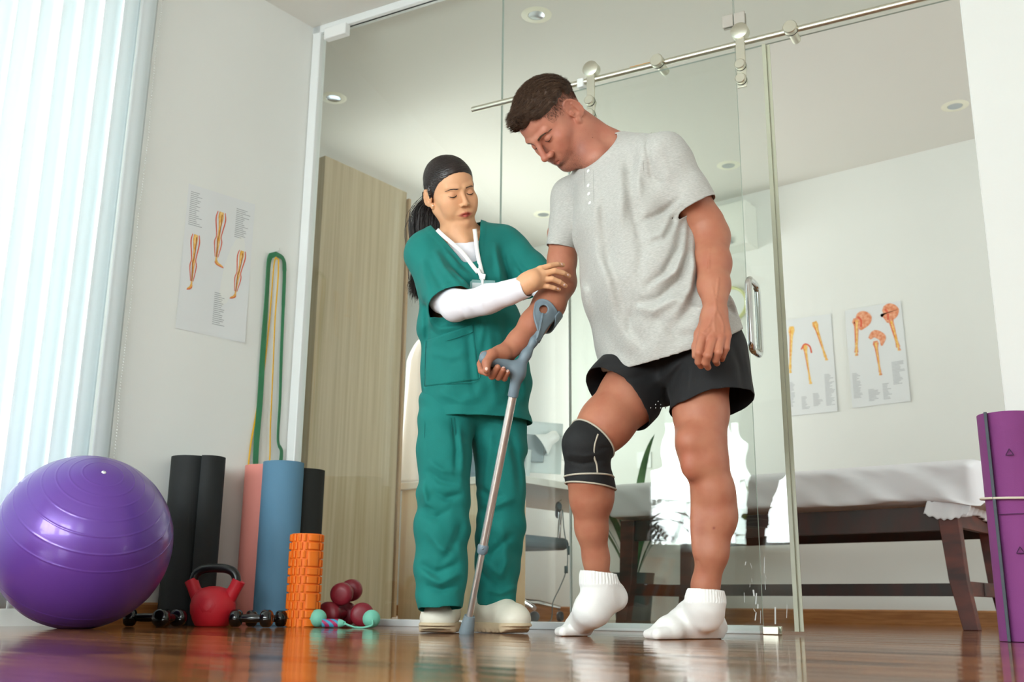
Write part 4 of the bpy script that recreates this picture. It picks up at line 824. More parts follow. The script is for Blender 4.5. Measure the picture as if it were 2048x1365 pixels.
# folds: ridges drawn between two image points on a garment's front, as real relief in the plane facing the viewer
def folds(lines, D, ymax=9, ymin=-9):
    segs = []
    for pts, wd, amp in lines:
        Q = [at(x, y, D)[[0, 2]] for x, y in pts]
        for i in range(len(Q)-1): segs.append((Q[i], Q[i+1], wd, amp, i == 0, i == len(Q)-2))
    A = np.array([s[0] for s in segs]); Bm = np.array([s[1] for s in segs]); W = np.array([s[2] for s in segs]); M = np.array([s[3] for s in segs])
    lo = np.minimum(A, Bm).min(0)-.06; hi = np.maximum(A, Bm).max(0)+.06
    # rasterise the relief once, then look it up
    st = .003; nx = int((hi[0]-lo[0])/st)+2; nz = int((hi[1]-lo[1])/st)+2
    X, Z = np.meshgrid(lo[0]+np.arange(nx)*st, lo[1]+np.arange(nz)*st, indexing='ij'); H = np.zeros_like(X); last = None
    for pts, wd, amp in lines:
        Q = [at(x, y, D)[[0, 2]] for x, y in pts]; best = np.full(X.shape, 9.); tot = sum(np.linalg.norm(Q[i+1]-Q[i]) for i in range(len(Q)-1)); run = 0; fade = np.zeros(X.shape)
        for i in range(len(Q)-1):
            a, b_ = Q[i], Q[i+1]; ba = b_-a; L = np.linalg.norm(ba)+1e-9; t = np.clip(((X-a[0])*ba[0]+(Z-a[1])*ba[1])/L**2, 0, 1); dd = np.hypot(X-a[0]-t*ba[0], Z-a[1]-t*ba[1]); m = dd < best
            fade = np.where(m, np.sin(math.pi*np.clip((run+t*L)/tot, 0, 1))**.8, fade); best = np.where(m, dd, best); run += L
        H += amp*fade*np.exp(-(best/wd)**2)
    def f(p):
        x = (p[:, 0]-lo[0])/st; z = (p[:, 2]-lo[1])/st; i = np.clip(x.astype(int), 0, nx-2); j = np.clip(z.astype(int), 0, nz-2); u = np.clip(x-i, 0, 1); v = np.clip(z-j, 0, 1)
        h = H[i, j]*(1-u)*(1-v)+H[i+1, j]*u*(1-v)+H[i, j+1]*(1-u)*v+H[i+1, j+1]*u*v
        return h*np.clip((ymax+.13-p[:, 1])/.13, 0, 1)
    return f
def wob(amp, fx, fy, fz, ph=0):
    return lambda p: amp*np.sin(p[:, 0]*fx+p[:, 1]*fy+p[:, 2]*fz+ph+1.3*np.sin(p[:, 2]*fz*.37+p[:, 0]*fx*.21))
# a head in its own axes (x = the person's right, y = forward, z = up)
def head(S, M, c, sc, woman=False):
    M = np.array(M); c = np.array(c)
    T = lambda x, y, z: c+M@(np.array([x, y, z])*sc)
    def E(x, y, z, rx, ry, rz, k=.01, op='u', rot=None): S.ell(T(x, y, z), np.array([rx, ry, rz])*sc, M if rot is None else M@rot, k*sc, op)
    def Cn(a, b, ra, rb=None, k=.01, op='u', flat=None): S.cone(T(*a), T(*b), ra*sc, (ra if rb is None else rb)*sc, k*sc, op, (M@np.array(flat[0], float), flat[1]) if flat else None)
    w = woman
    E(0, -.018, .038, .0755, .094, .083, .0)
    E(0, .030, .036, .062 if w else .064, .060, .062, .02)
    E(0, .026, -.022, .064 if w else .066, .056, .060, .03)                 # mid face
    E(0, .040, -.062, .040 if w else .046, .042, .046, .035)                # muzzle and lower face
    E(0, .072, -.098 if w else -.1, .017 if w else .023, .018, .015 if w else .019, .03)   # chin
    for s in (-1, 1):
        Cn((s*.056, -.012, -.045), (s*.028, .055, -.098), .013 if w else .016, .014, .028)     # jaw line
        E(s*.043, .058, -.022, .02, .019, .017, .025)                       # cheekbone
        E(s*(.034 if w else .030), .058 if w else .068, -.047, .024 if w else .018, .026 if w else .016, .028 if w else .022, .02)                      # cheek
        if not w: Cn((s*.010, .090, .021), (s*.042, .077, .024), .0075, .007, .012)   # brow ridge
        else: Cn((s*.012, .086, .024), (s*.042, .074, .028), .006, .006, .014)
        E(s*.031, .101, .002, .017, .014, .0095 if w else .010, .011, 's')  # socket
        E(s*.0315, .0745, .0015, .0145, .0135, .0135, .003)                 # lidded eye
    # nose
    if w:
        Cn((0, .088, .008), (0, .104, -.024), .0065, .0085, .010); E(0, .106, -.029, .0095, .0095, .0085, .006)
        for s in (-1, 1): E(s*.0118, .097, -.0325, .0075, .0095, .007, .005)
    else:
        Cn((0, .091, .016), (0, .108, -.018), .0068, .0088, .010); E(0, .113, -.030, .0112, .0115, .0105, .007)
        for s in (-1, 1): E(s*.0135, .101, -.034, .0085, .0115, .0085, .005)
    for s in (-1, 1): E(s*.0065, .107, -.0405, .0035, .0045, .004, .004, 's')
    # mouth
    E(0, .080, -.0635, .027, .016, .018, .012)
    y0 = .0918 if w else .0912; mw = .0235 if w else .026
    for s in (-1, 1):
        Cn((s*.004, y0+.0028, -.0585), (s*mw, y0-.0105, -.0660), .0050 if w else .0032, .0015, .004)
        Cn((0, y0+.0016, -.0725), (s*mw*.85, y0-.0100, -.0675), .0064 if w else .0046, .0016, .004)
        Cn((0, y0+.0080, -.0652), (s*mw, y0-.0070, -.0665), .0016, .0009, .002, 's')
    E(0, .097, -.084, .014, .006, .005, .010, 's')
    # ears
    for s in (-1, 1):
        er = rotm(s*math.radians(12 if w else 26), 0)@rotm(0, math.radians(-12)); ec = np.array([s*.0795, -.016, .001]); eo = lambda dx, dy, dz: tuple(ec+er@np.array([s*dx, dy, dz]))
        E(s*.0795, -.016, .001, .0062, .0205, .034, .006, rot=er); E(s*.0735, -.006, -.030, .006, .009, .011, .006)
        pts = []
        for k in range(13):
            a = math.radians(-60+k*24*1.0); v_ = er@np.array([0, -.0195*math.cos(a), .0315*math.sin(a)]); pts.append((s*.0815+v_[0], -.016+v_[1], .001+v_[2]))
        for i in range(11): Cn(pts[i], pts[i+1], .0030, .0030, .003)
        E(*eo(.0075, .005, -.003), .0060, .0105, .0165, .003, 's', rot=er); E(*eo(.0075, -.003, .014), .0045, .008, .010, .003, 's', rot=er); Cn(eo(.004, -.004, -.014), eo(.0045, -.0085, .012), .0026, .0022, .003); Cn(eo(.004, .012, -.006), eo(.0045, .011, .002), .0035, .003, .003)
    return T

def surf(S, x, y, D0, D1, off=0):
    # first point of the solid met by the sight line through (x, y)
    Ds = np.linspace(D0, D1, 240); P = np.array([at(x, y, D) for D in Ds]); d = S.ev(P); i = np.argmax(d < off); return P[i] if (d < off).any() else P[np.argmin(d)]
def weld(parts):
    V = np.concatenate([p[0] for p in parts]); o = 0; Fs = []
    for v, f in parts: Fs.append(f+o); o += len(v)
    return V, np.concatenate(Fs)
# ------------------------------------------------------------------ the man
A = lambda x, y, D: at(x, y, D)
man = empty('person', fl(1270, 1278), 'man in grey t-shirt, black shorts and white socks, one knee bent, leaning on a crutch', 'person')
HM = np.array([[-.5403, -.4284, -.7243], [.8413, -.2579, -.4751], [.0167, -.866, .4997]])
hc = CAM+(np.array([.1234, 2.9, 1.516])-CAM)*(2.78/2.9); hs_ = 1.047
W = np.array([.57, -.82, 0]); FW = np.array([-.82, -.57, 0])
S = Solid(); T = head(S, HM, hc, hs_)
nb = A(1222, 312, 2.83)
S.cone(T(0, -.040, -.030), nb, .056, .064, .03).cone(T(0, -.01, -.065), A(1195, 320, 2.78), .046, .05, .03)
S.cone(nb, A(1290, 318, 2.73), .052, .042, .04).cone(nb, A(1170, 375, 2.93), .052, .042, .04).ell(A(1222, 375, 2.83), (.075, .065, .07), None, .04)
S.cone(T(-.050, -.034, -.045), A(1196, 322, 2.79), .010, .010, .03)            # neck muscle
VH, FH = S.mesh(.0017, hi=None, lo=None); VH = relax(VH, FH, 1, .35); headS = S
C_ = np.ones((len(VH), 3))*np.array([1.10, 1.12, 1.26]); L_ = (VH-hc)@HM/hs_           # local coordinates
x, y, z = L_.T
face = (y > .02)
blend(C_, .55*np.exp(-((np.hypot(x*1.0, (y-.05)*.6)-.05)/.05)**2)*np.clip((-.045-z)/.03, 0, 1)*np.clip(1.1-np.abs(z+.085)/.06, 0, 1), (.50, .44, .46))   # stubble
blend(C_, .45*gl(L_, (0, .10, -.054), (.026, .02, .008))+.5*gl(L_, (0, .10, -.083), (.014, .02, .012)), (.45, .4, .42))
blend(C_, .75*gl(L_, (0, .093, -.0655), (.022, .02, .0065)), (.80, .42, .42))
blend(C_, .35*gl(L_, (0, .115, -.03), (.02, .02, .015))+.3*gl(L_, (-.045, .06, -.03), (.025, .03, .025)), (1, .82, .80))
for s in (-1, 1): blend(C_, .5*gl(L_, (s*.031, .088, -.001), (.02, .02, .009)), (.80, .62, .60))
hl = np.clip((z-.047-.35*np.maximum(0, y-.045)+.0*x)/.01, 0, 1)
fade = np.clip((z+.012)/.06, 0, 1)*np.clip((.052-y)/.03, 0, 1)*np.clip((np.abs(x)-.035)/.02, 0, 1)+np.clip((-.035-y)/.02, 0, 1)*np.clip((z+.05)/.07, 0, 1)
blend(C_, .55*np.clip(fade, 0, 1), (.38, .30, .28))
M_skm = skinmat('man_skin', (182, 122, 94), (164, 92, 70), .6)
# arms
def vein(S, pts, D, r=.0022, sink=.0009):
    P = smooth_path([surf(S, x_, y_, D-.12, D+.15, 0) for x_, y_ in pts], 3)
    return [(P[i]+ray(0, 0)*0+unit(P[i]-CAM)*sink, P[i+1]+unit(P[i+1]-CAM)*sink) for i in range(len(P)-1)], r
R_ = Solid()
R_.chain([A(1150, 395, 2.98), A(1128, 470, 3.0), A(1124, 525, 3.0), A(1120, 572, 2.985)], [.052, .047, .042, .043], .02)
R_.chain([A(1118, 575, 2.98), A(1098, 612, 2.95), A(1068, 650, 2.92), A(1036, 686, 2.895), A(1020, 702, 2.885)], [.044, .0465, .040, .030, .0265], .02, flat=(unit((.7, 0, .7)), 1.0))
R_.ell(A(1134, 566, 3.0), (.024, .022, .024), None, .03)
# right hand closed round the crutch handle
R_.chain([A(1020, 702, 2.885), A(1000, 712, 2.868), A(985, 714, 2.852)], [.026, .0245, .018], .012)
for a, b_, r in (((1012, 708, 2.89), (968, 714, 2.868), .0125), ((1012, 712, 2.895), (980, 721, 2.885), .0125), ((1014, 716, 2.90), (991, 728, 2.90), .0115), ((1016, 718, 2.90), (1003, 736, 2.91), .011)): R_.cone(A(*a), A(*b_), .016, r, .012)
fing = [([(968, 714, 2.868), (961, 732, 2.862), (963, 745, 2.842), (974, 750, 2.826)], [.0108, .0104, .0098, .0088]),
        ([(980, 721, 2.885), (974, 742, 2.882), (984, 756, 2.856), (995, 738, 2.829)], [.0108, .0102, .0098, .0088]),
        ([(991, 728, 2.90), (987, 750, 2.892), (997, 758, 2.864), (1006, 743, 2.836)], [.0104, .0098, .0096, .0085]),
        ([(1003, 736, 2.91), (1000, 754, 2.90), (1009, 760, 2.874), (1015, 748, 2.848)], [.0096, .009, .0088, .0078])]
for P, r in fing: R_.chain([A(*q) for q in P], r, .0025)
R_.chain([A(1008, 708, 2.862), A(984, 712, 2.835), A(973, 729, 2.815), A(973, 743, 2.812)], [.021, .0145, .0118, .0098], .008)
VR, FR_ = R_.mesh(.0019); VR = relax(VR, FR_, 1, .4)
# left arm hanging, back of the hand towards the viewer
Lm = Solid()
Lm.chain([A(1332, 322, 2.66), A(1380, 405, 2.68), A(1410, 450, 2.70), A(1423, 482, 2.70)], [.055, .051, .047, .044], .03)
Lm.chain([A(1421, 482, 2.695), A(1425, 530, 2.66), A(1428, 575, 2.625), A(1430, 622, 2.59)], [.046, .0445, .037, .0285], .025, flat=((1, 0, 0), 1.06))
Lm.ell(A(1437, 474, 2.72), (.026, .03, .03), None, .03).ell(A(1447, 596, 2.60), (.008, .01, .012), None, .012)
mcp = [(1405, 679, 2.568), (1424, 684, 2.562), (1441, 681, 2.566), (1454, 674, 2.575)]
wr = [(1419, 628, 2.588), (1427, 628, 2.584), (1434, 628, 2.585), (1441, 628, 2.59)]
for a, b_ in zip(wr, mcp): Lm.cone(A(*a), A(*b_), .0175, .0128, .014)
Lm.cone(A(1422, 640, 2.60), A(1430, 670, 2.59), .026, .026, .012, flat=((1, 0, .1), 1.1))
fl_ = [([mcp[0], (1398, 709, 2.556), (1397, 727, 2.574), (1402, 735, 2.592)], [.0125, .0108, .0098, .0088]),
       ([mcp[1], (1416, 714, 2.548), (1412, 729, 2.566), (1416, 738, 2.588)], [.0128, .011, .0098, .0088]),
       ([mcp[2], (1437, 708, 2.552), (1431, 723, 2.566), (1434, 730, 2.59)], [.0122, .0105, .0095, .0085]),
       ([mcp[3], (1452, 700, 2.565), (1445, 716, 2.575), (1444, 722, 2.595)], [.011, .0095, .0085, .0078])]
for P, r in fl_: Lm.chain([A(*q) for q in P], r, .0025)
for q in mcp: Lm.ell(A(q[0], q[1], q[2]-.004), (.0085, .0085, .009), None, .006)
Lm.chain([A(1416, 640, 2.60), A(1400, 672, 2.605), A(1393, 697, 2.60), A(1391, 715, 2.592)], [.018, .0145, .0118, .0095], .008)
vs = []
for pts, D in (([(1437, 560), (1434, 590), (1431, 612), (1432, 622), (1424, 640), (1418, 656), (1407, 668)], 2.6), ([(1432, 622), (1428, 645), (1430, 665)], 2.57), ([(1432, 622), (1441, 640), (1446, 655), (1446, 668)], 2.57), ([(1427, 588), (1431, 612)], 2.6), ([(1407, 668), (1414, 671), (1420, 662)], 2.57), ([(1420, 500), (1418, 540), (1427, 588)], 2.65)): vs.append(vein(Lm, pts, D))
for sg, r in vs:
    for a, b_ in sg: Lm.cone(a, b_, r, r, .004)
VL, FL = Lm.mesh(.0019); VL = relax(VL, FL, 1, .4)
# pelvis and legs
B_ = Solid(); B_.ell(A(1362, 690, 2.865), (.145, .115, .13), None, .03)
B_.chain([A(1308, 722, 2.93), A(1262, 792, 2.88), A(1212, 850, 2.845), A(1176, 895, 2.82)], [.098, .083, .072, .060], .03)
B_.chain([A(1173, 893, 2.815), A(1176, 955, 2.835), A(1180, 1000, 2.86), A(1183, 1060, 2.89), A(1192, 1120, 2.92), A(1196, 1160, 2.935)], [.060, .0555, .0535, .043, .0345, .0335], .02)
B_.ell(A(1160, 893, 2.785), (.034, .03, .038), None, .03).ell(A(1205, 985, 2.875), (.030, .034, .06), None, .03)
B_.chain([A(1397, 725, 2.81), A(1402, 830, 2.76), A(1402, 890, 2.735), A(1408, 925, 2.735)], [.093, .070, .062, .060], .03)
B_.chain([A(1412, 930, 2.735), A(1427, 985, 2.745), A(1433, 1040, 2.755), A(1424, 1110, 2.765), A(1411, 1175, 2.787), A(1411, 1215, 2.80)], [.057, .053, .048, .0405, .034, .034], .02)
B_.ell(A(1378, 885, 2.695), (.032, .03, .036), None, .03).ell(A(1381, 936, 2.70), (.022, .022, .03), None, .03).ell(A(1450, 1020, 2.78), (.028, .035, .065), None, .03).ell(A(1392, 1060, 2.745), (.014, .014, .07), None, .03)
for P in ([(1418, 960), (1436, 965), (1443, 940)], ):
    pass
tl = fl(1296, 1283); tl[2] = 0; fdv = unit(np.array([.84, .54, 0])); heel = tl+fdv*.235
def foot(Sx, toe, heelp, ank, lift=0, infl=0):
    d = unit((heelp-toe)*np.array([1, 1, 0])); s_ = np.array([-d[1], d[0], 0]); L = np.linalg.norm(heelp-toe)
    P = lambda t, u, z: toe*(1-t)+heelp*t+s_*u+np.array([0, 0, z]); i = infl
    Sx.ell(P(.93, 0, .032), (.036+i, .036+i, .034+i), None, .02)
    Sx.chain([P(.95, 0, .032), P(.62, 0, .034), P(.28, -.002, .026)], [.033+i, .032+i, .024+i], .02, flat=(s_, 1.15)); Sx.chain([ank, P(.62, 0, .052), P(.36, 0, .034)], [.034+i, .034+i, .024+i], .03); Sx.cone(ank, P(.86, 0, .035), .034+i, .034+i, .04)
    Sx.cone(P(.28, -.022, .021), P(.28, .024, .019), .021+i, .018+i, .02)
    for k in range(5): u = -.030+.0155*k; Sx.cone(P(.22, u*.95, .018), P(.045+.018*k if k else .03, u, .012+(.002 if k == 0 else 0)), .014+i, (.0125 if k == 0 else .0095)+i, .008)
footL = Solid(); foot(footL, tl, heel, A(1411, 1205, 2.80))
t2 = fl(1112, 1276); t2[2] = 0; ball = t2+unit((.80, .52, 0))*.075; hl2 = A(1226, 1198, 2.975)
footR = Solid(); sd = np.array([-.54, .84, 0])
footR.chain([A(1196, 1160, 2.935), A(1203, 1185, 2.945), hl2], [.034, .035, .033], .03).chain([A(1200, 1175, 2.93), A(1178, 1225, 2.925), ball+np.array([-.004, 0, .030])], [.035, .034, .025], .03, flat=(sd, 1.1)).chain([hl2+np.array([-.005, 0, 0]), A(1190, 1228, 2.945), ball+np.array([.010, 0, .024])], [.031, .027, .022], .03, flat=(sd, 1.2))
footR.cone(ball+sd*.022+np.array([0, 0, .018]), ball-sd*.024+np.array([0, 0, .020]), .018, .020, .02)
for k in range(5): u = -.030+.0155*k; footR.cone(ball+sd*u+np.array([0, 0, .018]), t2+sd*u*.9+np.array([.006+.005*k, .004*k, .0115]), .014, .0125 if k == 0 else .0095, .008)
legs = Solid(); legs.p = B_.p; V3, F3 = B_.mesh(.0028); V3 = relax(V3, F3, 1)
vf = [f for f in (footL.mesh(.0035), footR.mesh(.0035))]
tor = Solid(); tor.chain([A(1232, 345, 2.82), A(1265, 450, 2.81), A(1305, 570, 2.83), A(1355, 690, 2.86)], [.07, .10, .10, .10], .05, flat=(W, 1.3)).cone(A(1236, 345, 2.83), A(1332, 326, 2.69), .042, .045, .04).cone(A(1232, 345, 2.83), A(1150, 398, 2.98), .042, .044, .04)
vt = tor.mesh(.008)
V, F = weld([(VH, FH), (VR, FR_), (VL, FL), (V3, F3)]+vf+[vt])
C2 = np.concatenate([C_, np.ones((len(V)-len(VH), 3))])
kn = len(VH)
for c, r in ((mcp[0], .016), (mcp[1], .016), (mcp[2], .016), (mcp[3], .015), (fl_[0][0][1], .013), (fl_[1][0][1], .013), (fl_[2][0][1], .013)): blend(C2, .45*gl(V, A(*c), (r, r, r)), (.98, .72, .68))
blend(C2, .5*gl(V, A(1372, 925, 2.68), (.05, .05, .06)), (.95, .72, .66)); blend(C2, .9*gl(V, surf(B_, 1428, 1060, 2.5, 2.9), (.003, .02, .003)), (.5, .25, .35))
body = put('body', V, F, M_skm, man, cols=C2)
# nails
def nail(b, S, x, y, D, wd, ln, ang):
    p = surf(S, x, y, D-.06, D+.06); e = 1e-3; g = unit([float(S.ev(np.array([p+np.array(q)*e]))[0]-S.ev(np.array([p]))[0]) for q in ((1, 0, 0), (0, 1, 0), (0, 0, 1))])
    u = unit(rtv*math.cos(ang)+upv*math.sin(ang)); u = unit(u-g*(u@g)); v = np.cross(g, u); R = np.array([u, v, g]).T; b.ball(p, (ln/2, wd/2, .0011), R, 12)
M_nail = mat('fingernail', (232, 190, 176), .3)
for x_, y_, D, a in ((997, 731, 2.83, 1.1), (1007, 738, 2.84, 1.1), (1015, 745, 2.85, 1.2), (973, 741, 2.80, -1.5)):
    b = MB(); nail(b, R_, x_, y_, D, .0085, .011, a); b.build('fingernail', M_nail, man, angle=180)
# eyes: brows and lash lines
M_hairm = mat('dark_brown_hair', (66, 46, 34), .55, col2=(88, 64, 46), vscale=90); M_lash = mat('lash_dark', (38, 24, 20), .6)
def onface(S, T, x, z, y0=.14, c=None, sc=1): 
    ys = np.linspace(y0, .03, 160); P = np.array([T(x, q, z) for q in ys]); d = S.ev(P); i = np.argmax(d < 0); return P[i]
def lashes(S, T, par, w0, zc, m, woman=False):
    for s in (-1, 1):
        P = [onface(S, T, s*(.0315+dx), zc+dz) for dx, dz in ((-.0135, .0015), (-.009, -.0022), (0, -.0042), (.009, -.0025), (.0145, .0018 if woman else .0))]
        P = smooth_path(P, 4); n = len(P); b = MB(); b.tube(P, [w0*(.35+.65*math.sin(math.pi*min(1, (i+1)/n))) for i in range(n)], 6); b.build('lash_line', m, par, angle=180)
lashes(headS, T, man, .0014, .001, M_lash)
def brows(S, T, par, m, pts, n, th, ln, lift=.0006):
    fwd = unit(T(0, 1, 0)-T(0, 0, 0))
    for s in (-1, 1):
        b = MB()
        for k in range(n):
            t = rnd(0, 1); i = min(int(t*(len(pts)-1)), len(pts)-2); u = t*(len(pts)-1)-i; x0 = pts[i][0]*(1-u)+pts[i+1][0]*u; z0 = pts[i][1]*(1-u)+pts[i+1][1]*u; hw = th*(1-.75*t)
            z0 += rnd(-hw, hw); p = onface(S, T, s*x0, z0); dx = ln*(.7+.3*t); q = onface(S, T, s*(x0+dx), z0+dx*(.35-.75*t)); b.tube([p, (p+q)/2+fwd*lift, q+fwd*lift*.6], [.00035, .0003, .00012], 4, cap=False)
        b.build('eyebrow', m, par, angle=180)
brows(headS, T, man, M_hairm, [(.012, .0175), (.026, .0215), (.038, .0215), (.047, .016)], 260, .0032, .007)
# hair: a close cap plus short strands swept forward
hp = Solid(); head(hp, HM, hc, hs_)
def hairline(L):
    x, y, z = L.T; top = np.maximum(.078-1.2*np.maximum(0, np.abs(x)-.02), .03)        # where the forehead ends
    front = z-(.070-.55*np.abs(x)-.55*np.maximum(0, .075-y)*(np.abs(x) < .2)); side = z-(.030+.25*y); return front, side
def inhair(L):
    x, y, z = L.T; fr = .073-.012*np.cos(x*60)-.0*x; lim = np.where(np.abs(x) < .045, fr-.55*np.maximum(0, .085-y)-.0, .047)
    lim = np.maximum(np.minimum(lim, .078), np.where(y > .0, .035+.33*np.maximum(y, 0), .035)); lim = np.where(y < -.04, .018+.25*(y+.1), lim); return z-lim
ss = Solid(); ss.p = hp.p[:2]
class HairS(Solid):
    def ev(s, p, c=None, R=0, pr=None):
        d = hp.ev(p, c, R); L = (p-hc)@HM/hs_; m = inhair(L); h = .0075*np.clip(m/.018, 0, 1); h = h+.006*np.clip((L[:, 2]-.085)/.03, 0, 1)*np.clip((L[:, 1]+.06)/.1, 0, 1)+.010*np.clip((L[:, 1]-.045)/.03, 0, 1)*np.clip(m/.012, 0, 1)
        h = h+.0012*np.sin(L[:, 0]*420+3*np.sin(L[:, 1]*60)); return np.maximum(d-h, -m*.6)
hx = HairS(); hx.p = hp.p[:2]; Vh, Fh = hx.mesh(.0024, lo=T(0, 0, .03)-.16, hi=T(0, 0, .03)+.16)
keep = hp.ev(Vh[Fh].mean(1)) > .0006; Fh = Fh[keep]; put('hair', relax(Vh, Fh, 1), Fh, M_hairm, man)
b = MB(); rs = np.random.RandomState(3); cc_ = Vh[Fh].mean(1); Lc = (cc_-hc)@HM/hs_; mm = inhair(Lc); idx = np.where(mm > .0)[0]; idx = rs.choice(idx, min(7000, len(idx)), replace=False)
Gx = np.stack([(hx.ev(cc_[idx]+np.eye(3)[k]*1e-3)-hx.ev(cc_[idx]))/1e-3 for k in range(3)], 1)
for i, g in zip(idx, Gx):
    p = cc_[i]; g = unit(g); L = Lc[i]; comb = HM@unit((-.15*np.sign(L[0])*0+rs.normal(0, .18), .9, .25+.3*(L[1] > .06))); comb = unit(comb-g*(comb@g)*.9)
    ln = (.007+.012*np.clip(mm[i]/.03, 0, 1))*(1+.5*(L[1] > .05)); d = unit(comb+g*(.35+.3*rs.rand())); q = p+d*ln*.5; r = q+unit(comb+g*.12)*ln*.5
    b.tube([p-g*.001, q, r], [.00055, .00045, .0001], 3, cap=False)
b.build('hair_strands', M_hairm, man, angle=180)
b = MB(); cc_ = VH[FH].mean(1); Lc = (cc_-hc)@HM/hs_; mm = inhair(Lc); pr_ = np.clip(1+mm/.034, 0, 1)*(mm < .004)*(Lc[:, 1] < .058-.6*np.maximum(0, .02-Lc[:, 2]))*(np.abs(Lc[:, 0]) < .0775)*(Lc[:, 2] > -.055); idx = np.where(rs.rand(len(cc_)) < pr_*.38)[0]
Gx = np.stack([(S.ev(cc_[idx]+np.eye(3)[k]*1e-3)-S.ev(cc_[idx]))/1e-3 for k in range(3)], 1)
for i, g in zip(idx, Gx):
    g = unit(g); comb = HM@unit((rs.normal(0, .2), .5, -.8)); comb = unit(comb-g*(comb@g)); ln = .0032+.003*np.clip(1+mm[i]/.03, 0, 1); b.tube([cc_[i], cc_[i]+(comb+g*.5)*ln], [.00038, .0001], 3, cap=False)
idx = np.where((rs.rand(len(cc_)) < .5*np.exp(-((np.hypot(Lc[:, 0], (Lc[:, 1]-.05)*.6)-.05)/.05)**2)*np.clip((-.05-Lc[:, 2])/.03, 0, 1)*(Lc[:, 2] > -.125)*(Lc[:, 1] > 0)))[0]; idx = rs.permutation(idx)[:2600]
for i in idx: comb = HM@unit((rs.normal(0, .3), .5, -1)); b.tube([cc_[i], cc_[i]+comb*.0024], [.00024, .0001], 3, cap=False)
b.build('stubble', mat('short_brown_stubble', (96, 70, 56), .6), man, angle=180)
# t-shirt
def knit(name, c1, c2):
    m = bpy.data.materials.new(name); m.use_nodes = True; N = m.node_tree.nodes; K = m.node_tree.links; b = N['Principled BSDF']; tc = N.new('ShaderNodeTexCoord'); mp = N.new('ShaderNodeMapping'); mp.inputs['Scale'].default_value = (110, 110, 800); mp.inputs['Rotation'].default_value = (0, .12, 0)
    n = N.new('ShaderNodeTexNoise'); n.inputs['Scale'].default_value = 1; n.inputs['Detail'].default_value = 4; K.new(tc.outputs['Object'], mp.inputs[0]); K.new(mp.outputs[0], n.inputs['Vector'])
    mr = N.new('ShaderNodeMapRange'); mr.inputs[1].default_value = .35; mr.inputs[2].default_value = .62; mx = N.new('ShaderNodeMix'); mx.data_type = 'RGBA'; mx.inputs[6].default_value = (*srgb(c1), 1); mx.inputs[7].default_value = (*srgb(c2), 1)
    K.new(n.outputs[0], mr.inputs[0]); K.new(mr.outputs[0], mx.inputs[0]); K.new(mx.outputs[2], b.inputs['Base Color']); b.inputs['Roughness'].default_value = .9; b.inputs['Sheen Weight'].default_value = .15
    n3 = N.new('ShaderNodeTexNoise'); n3.inputs['Scale'].default_value = 700; K.new(tc.outputs['Object'], n3.inputs['Vector']); bp = N.new('ShaderNodeBump'); bp.inputs['Strength'].default_value = .25; bp.inputs['Distance'].default_value = .0015; K.new(n3.outputs[0], bp.inputs['Height']); K.new(bp.outputs[0], b.inputs['Normal']); return m
M_tee = knit('heather_grey_knit', (192, 191, 185), (172, 171, 165))
TS = Solid(); sA, sB = A(1328, 322, 2.665), A(1391, 422, 2.665); rA, rB = A(1146, 396, 2.98), A(1121, 503, 2.995)
TS.chain([A(1232, 350, 2.815), A(1252, 440, 2.805), A(1287, 560, 2.815), A(1335, 690, 2.85), A(1362, 775, 2.87)], [.103, .131, .149, .163, .173], .05, flat=(W, 1.33))
TS.cone(A(1254, 312, 2.79), sA, .063, .070, .04).cone(A(1228, 330, 2.82), rA, .058, .060, .04)
TS.tub(sA, sB, .074, .066, .03).tub(rA, rB, .060, .050, .03)
hemn = unit(np.cross(A(1390, 700, 2.66)-A(1225, 752, 2.74), A(1495, 645, 2.95)-A(1225, 752, 2.74))); hp0 = A(1225, 752, 2.74); hemn = -hemn if hemn[2] > 0 else hemn
Cc = A(1200, 300, 2.80); cB = surf(TS, 1233, 266, 2.5, 3.1); cF = surf(TS, 1166, 338, 2.5, 3.1); cn = unit(np.cross(cF-cB, surf(TS, 1208, 309, 2.5, 3.1)-cB)); cn = cn if cn[2] > 0 else -cn
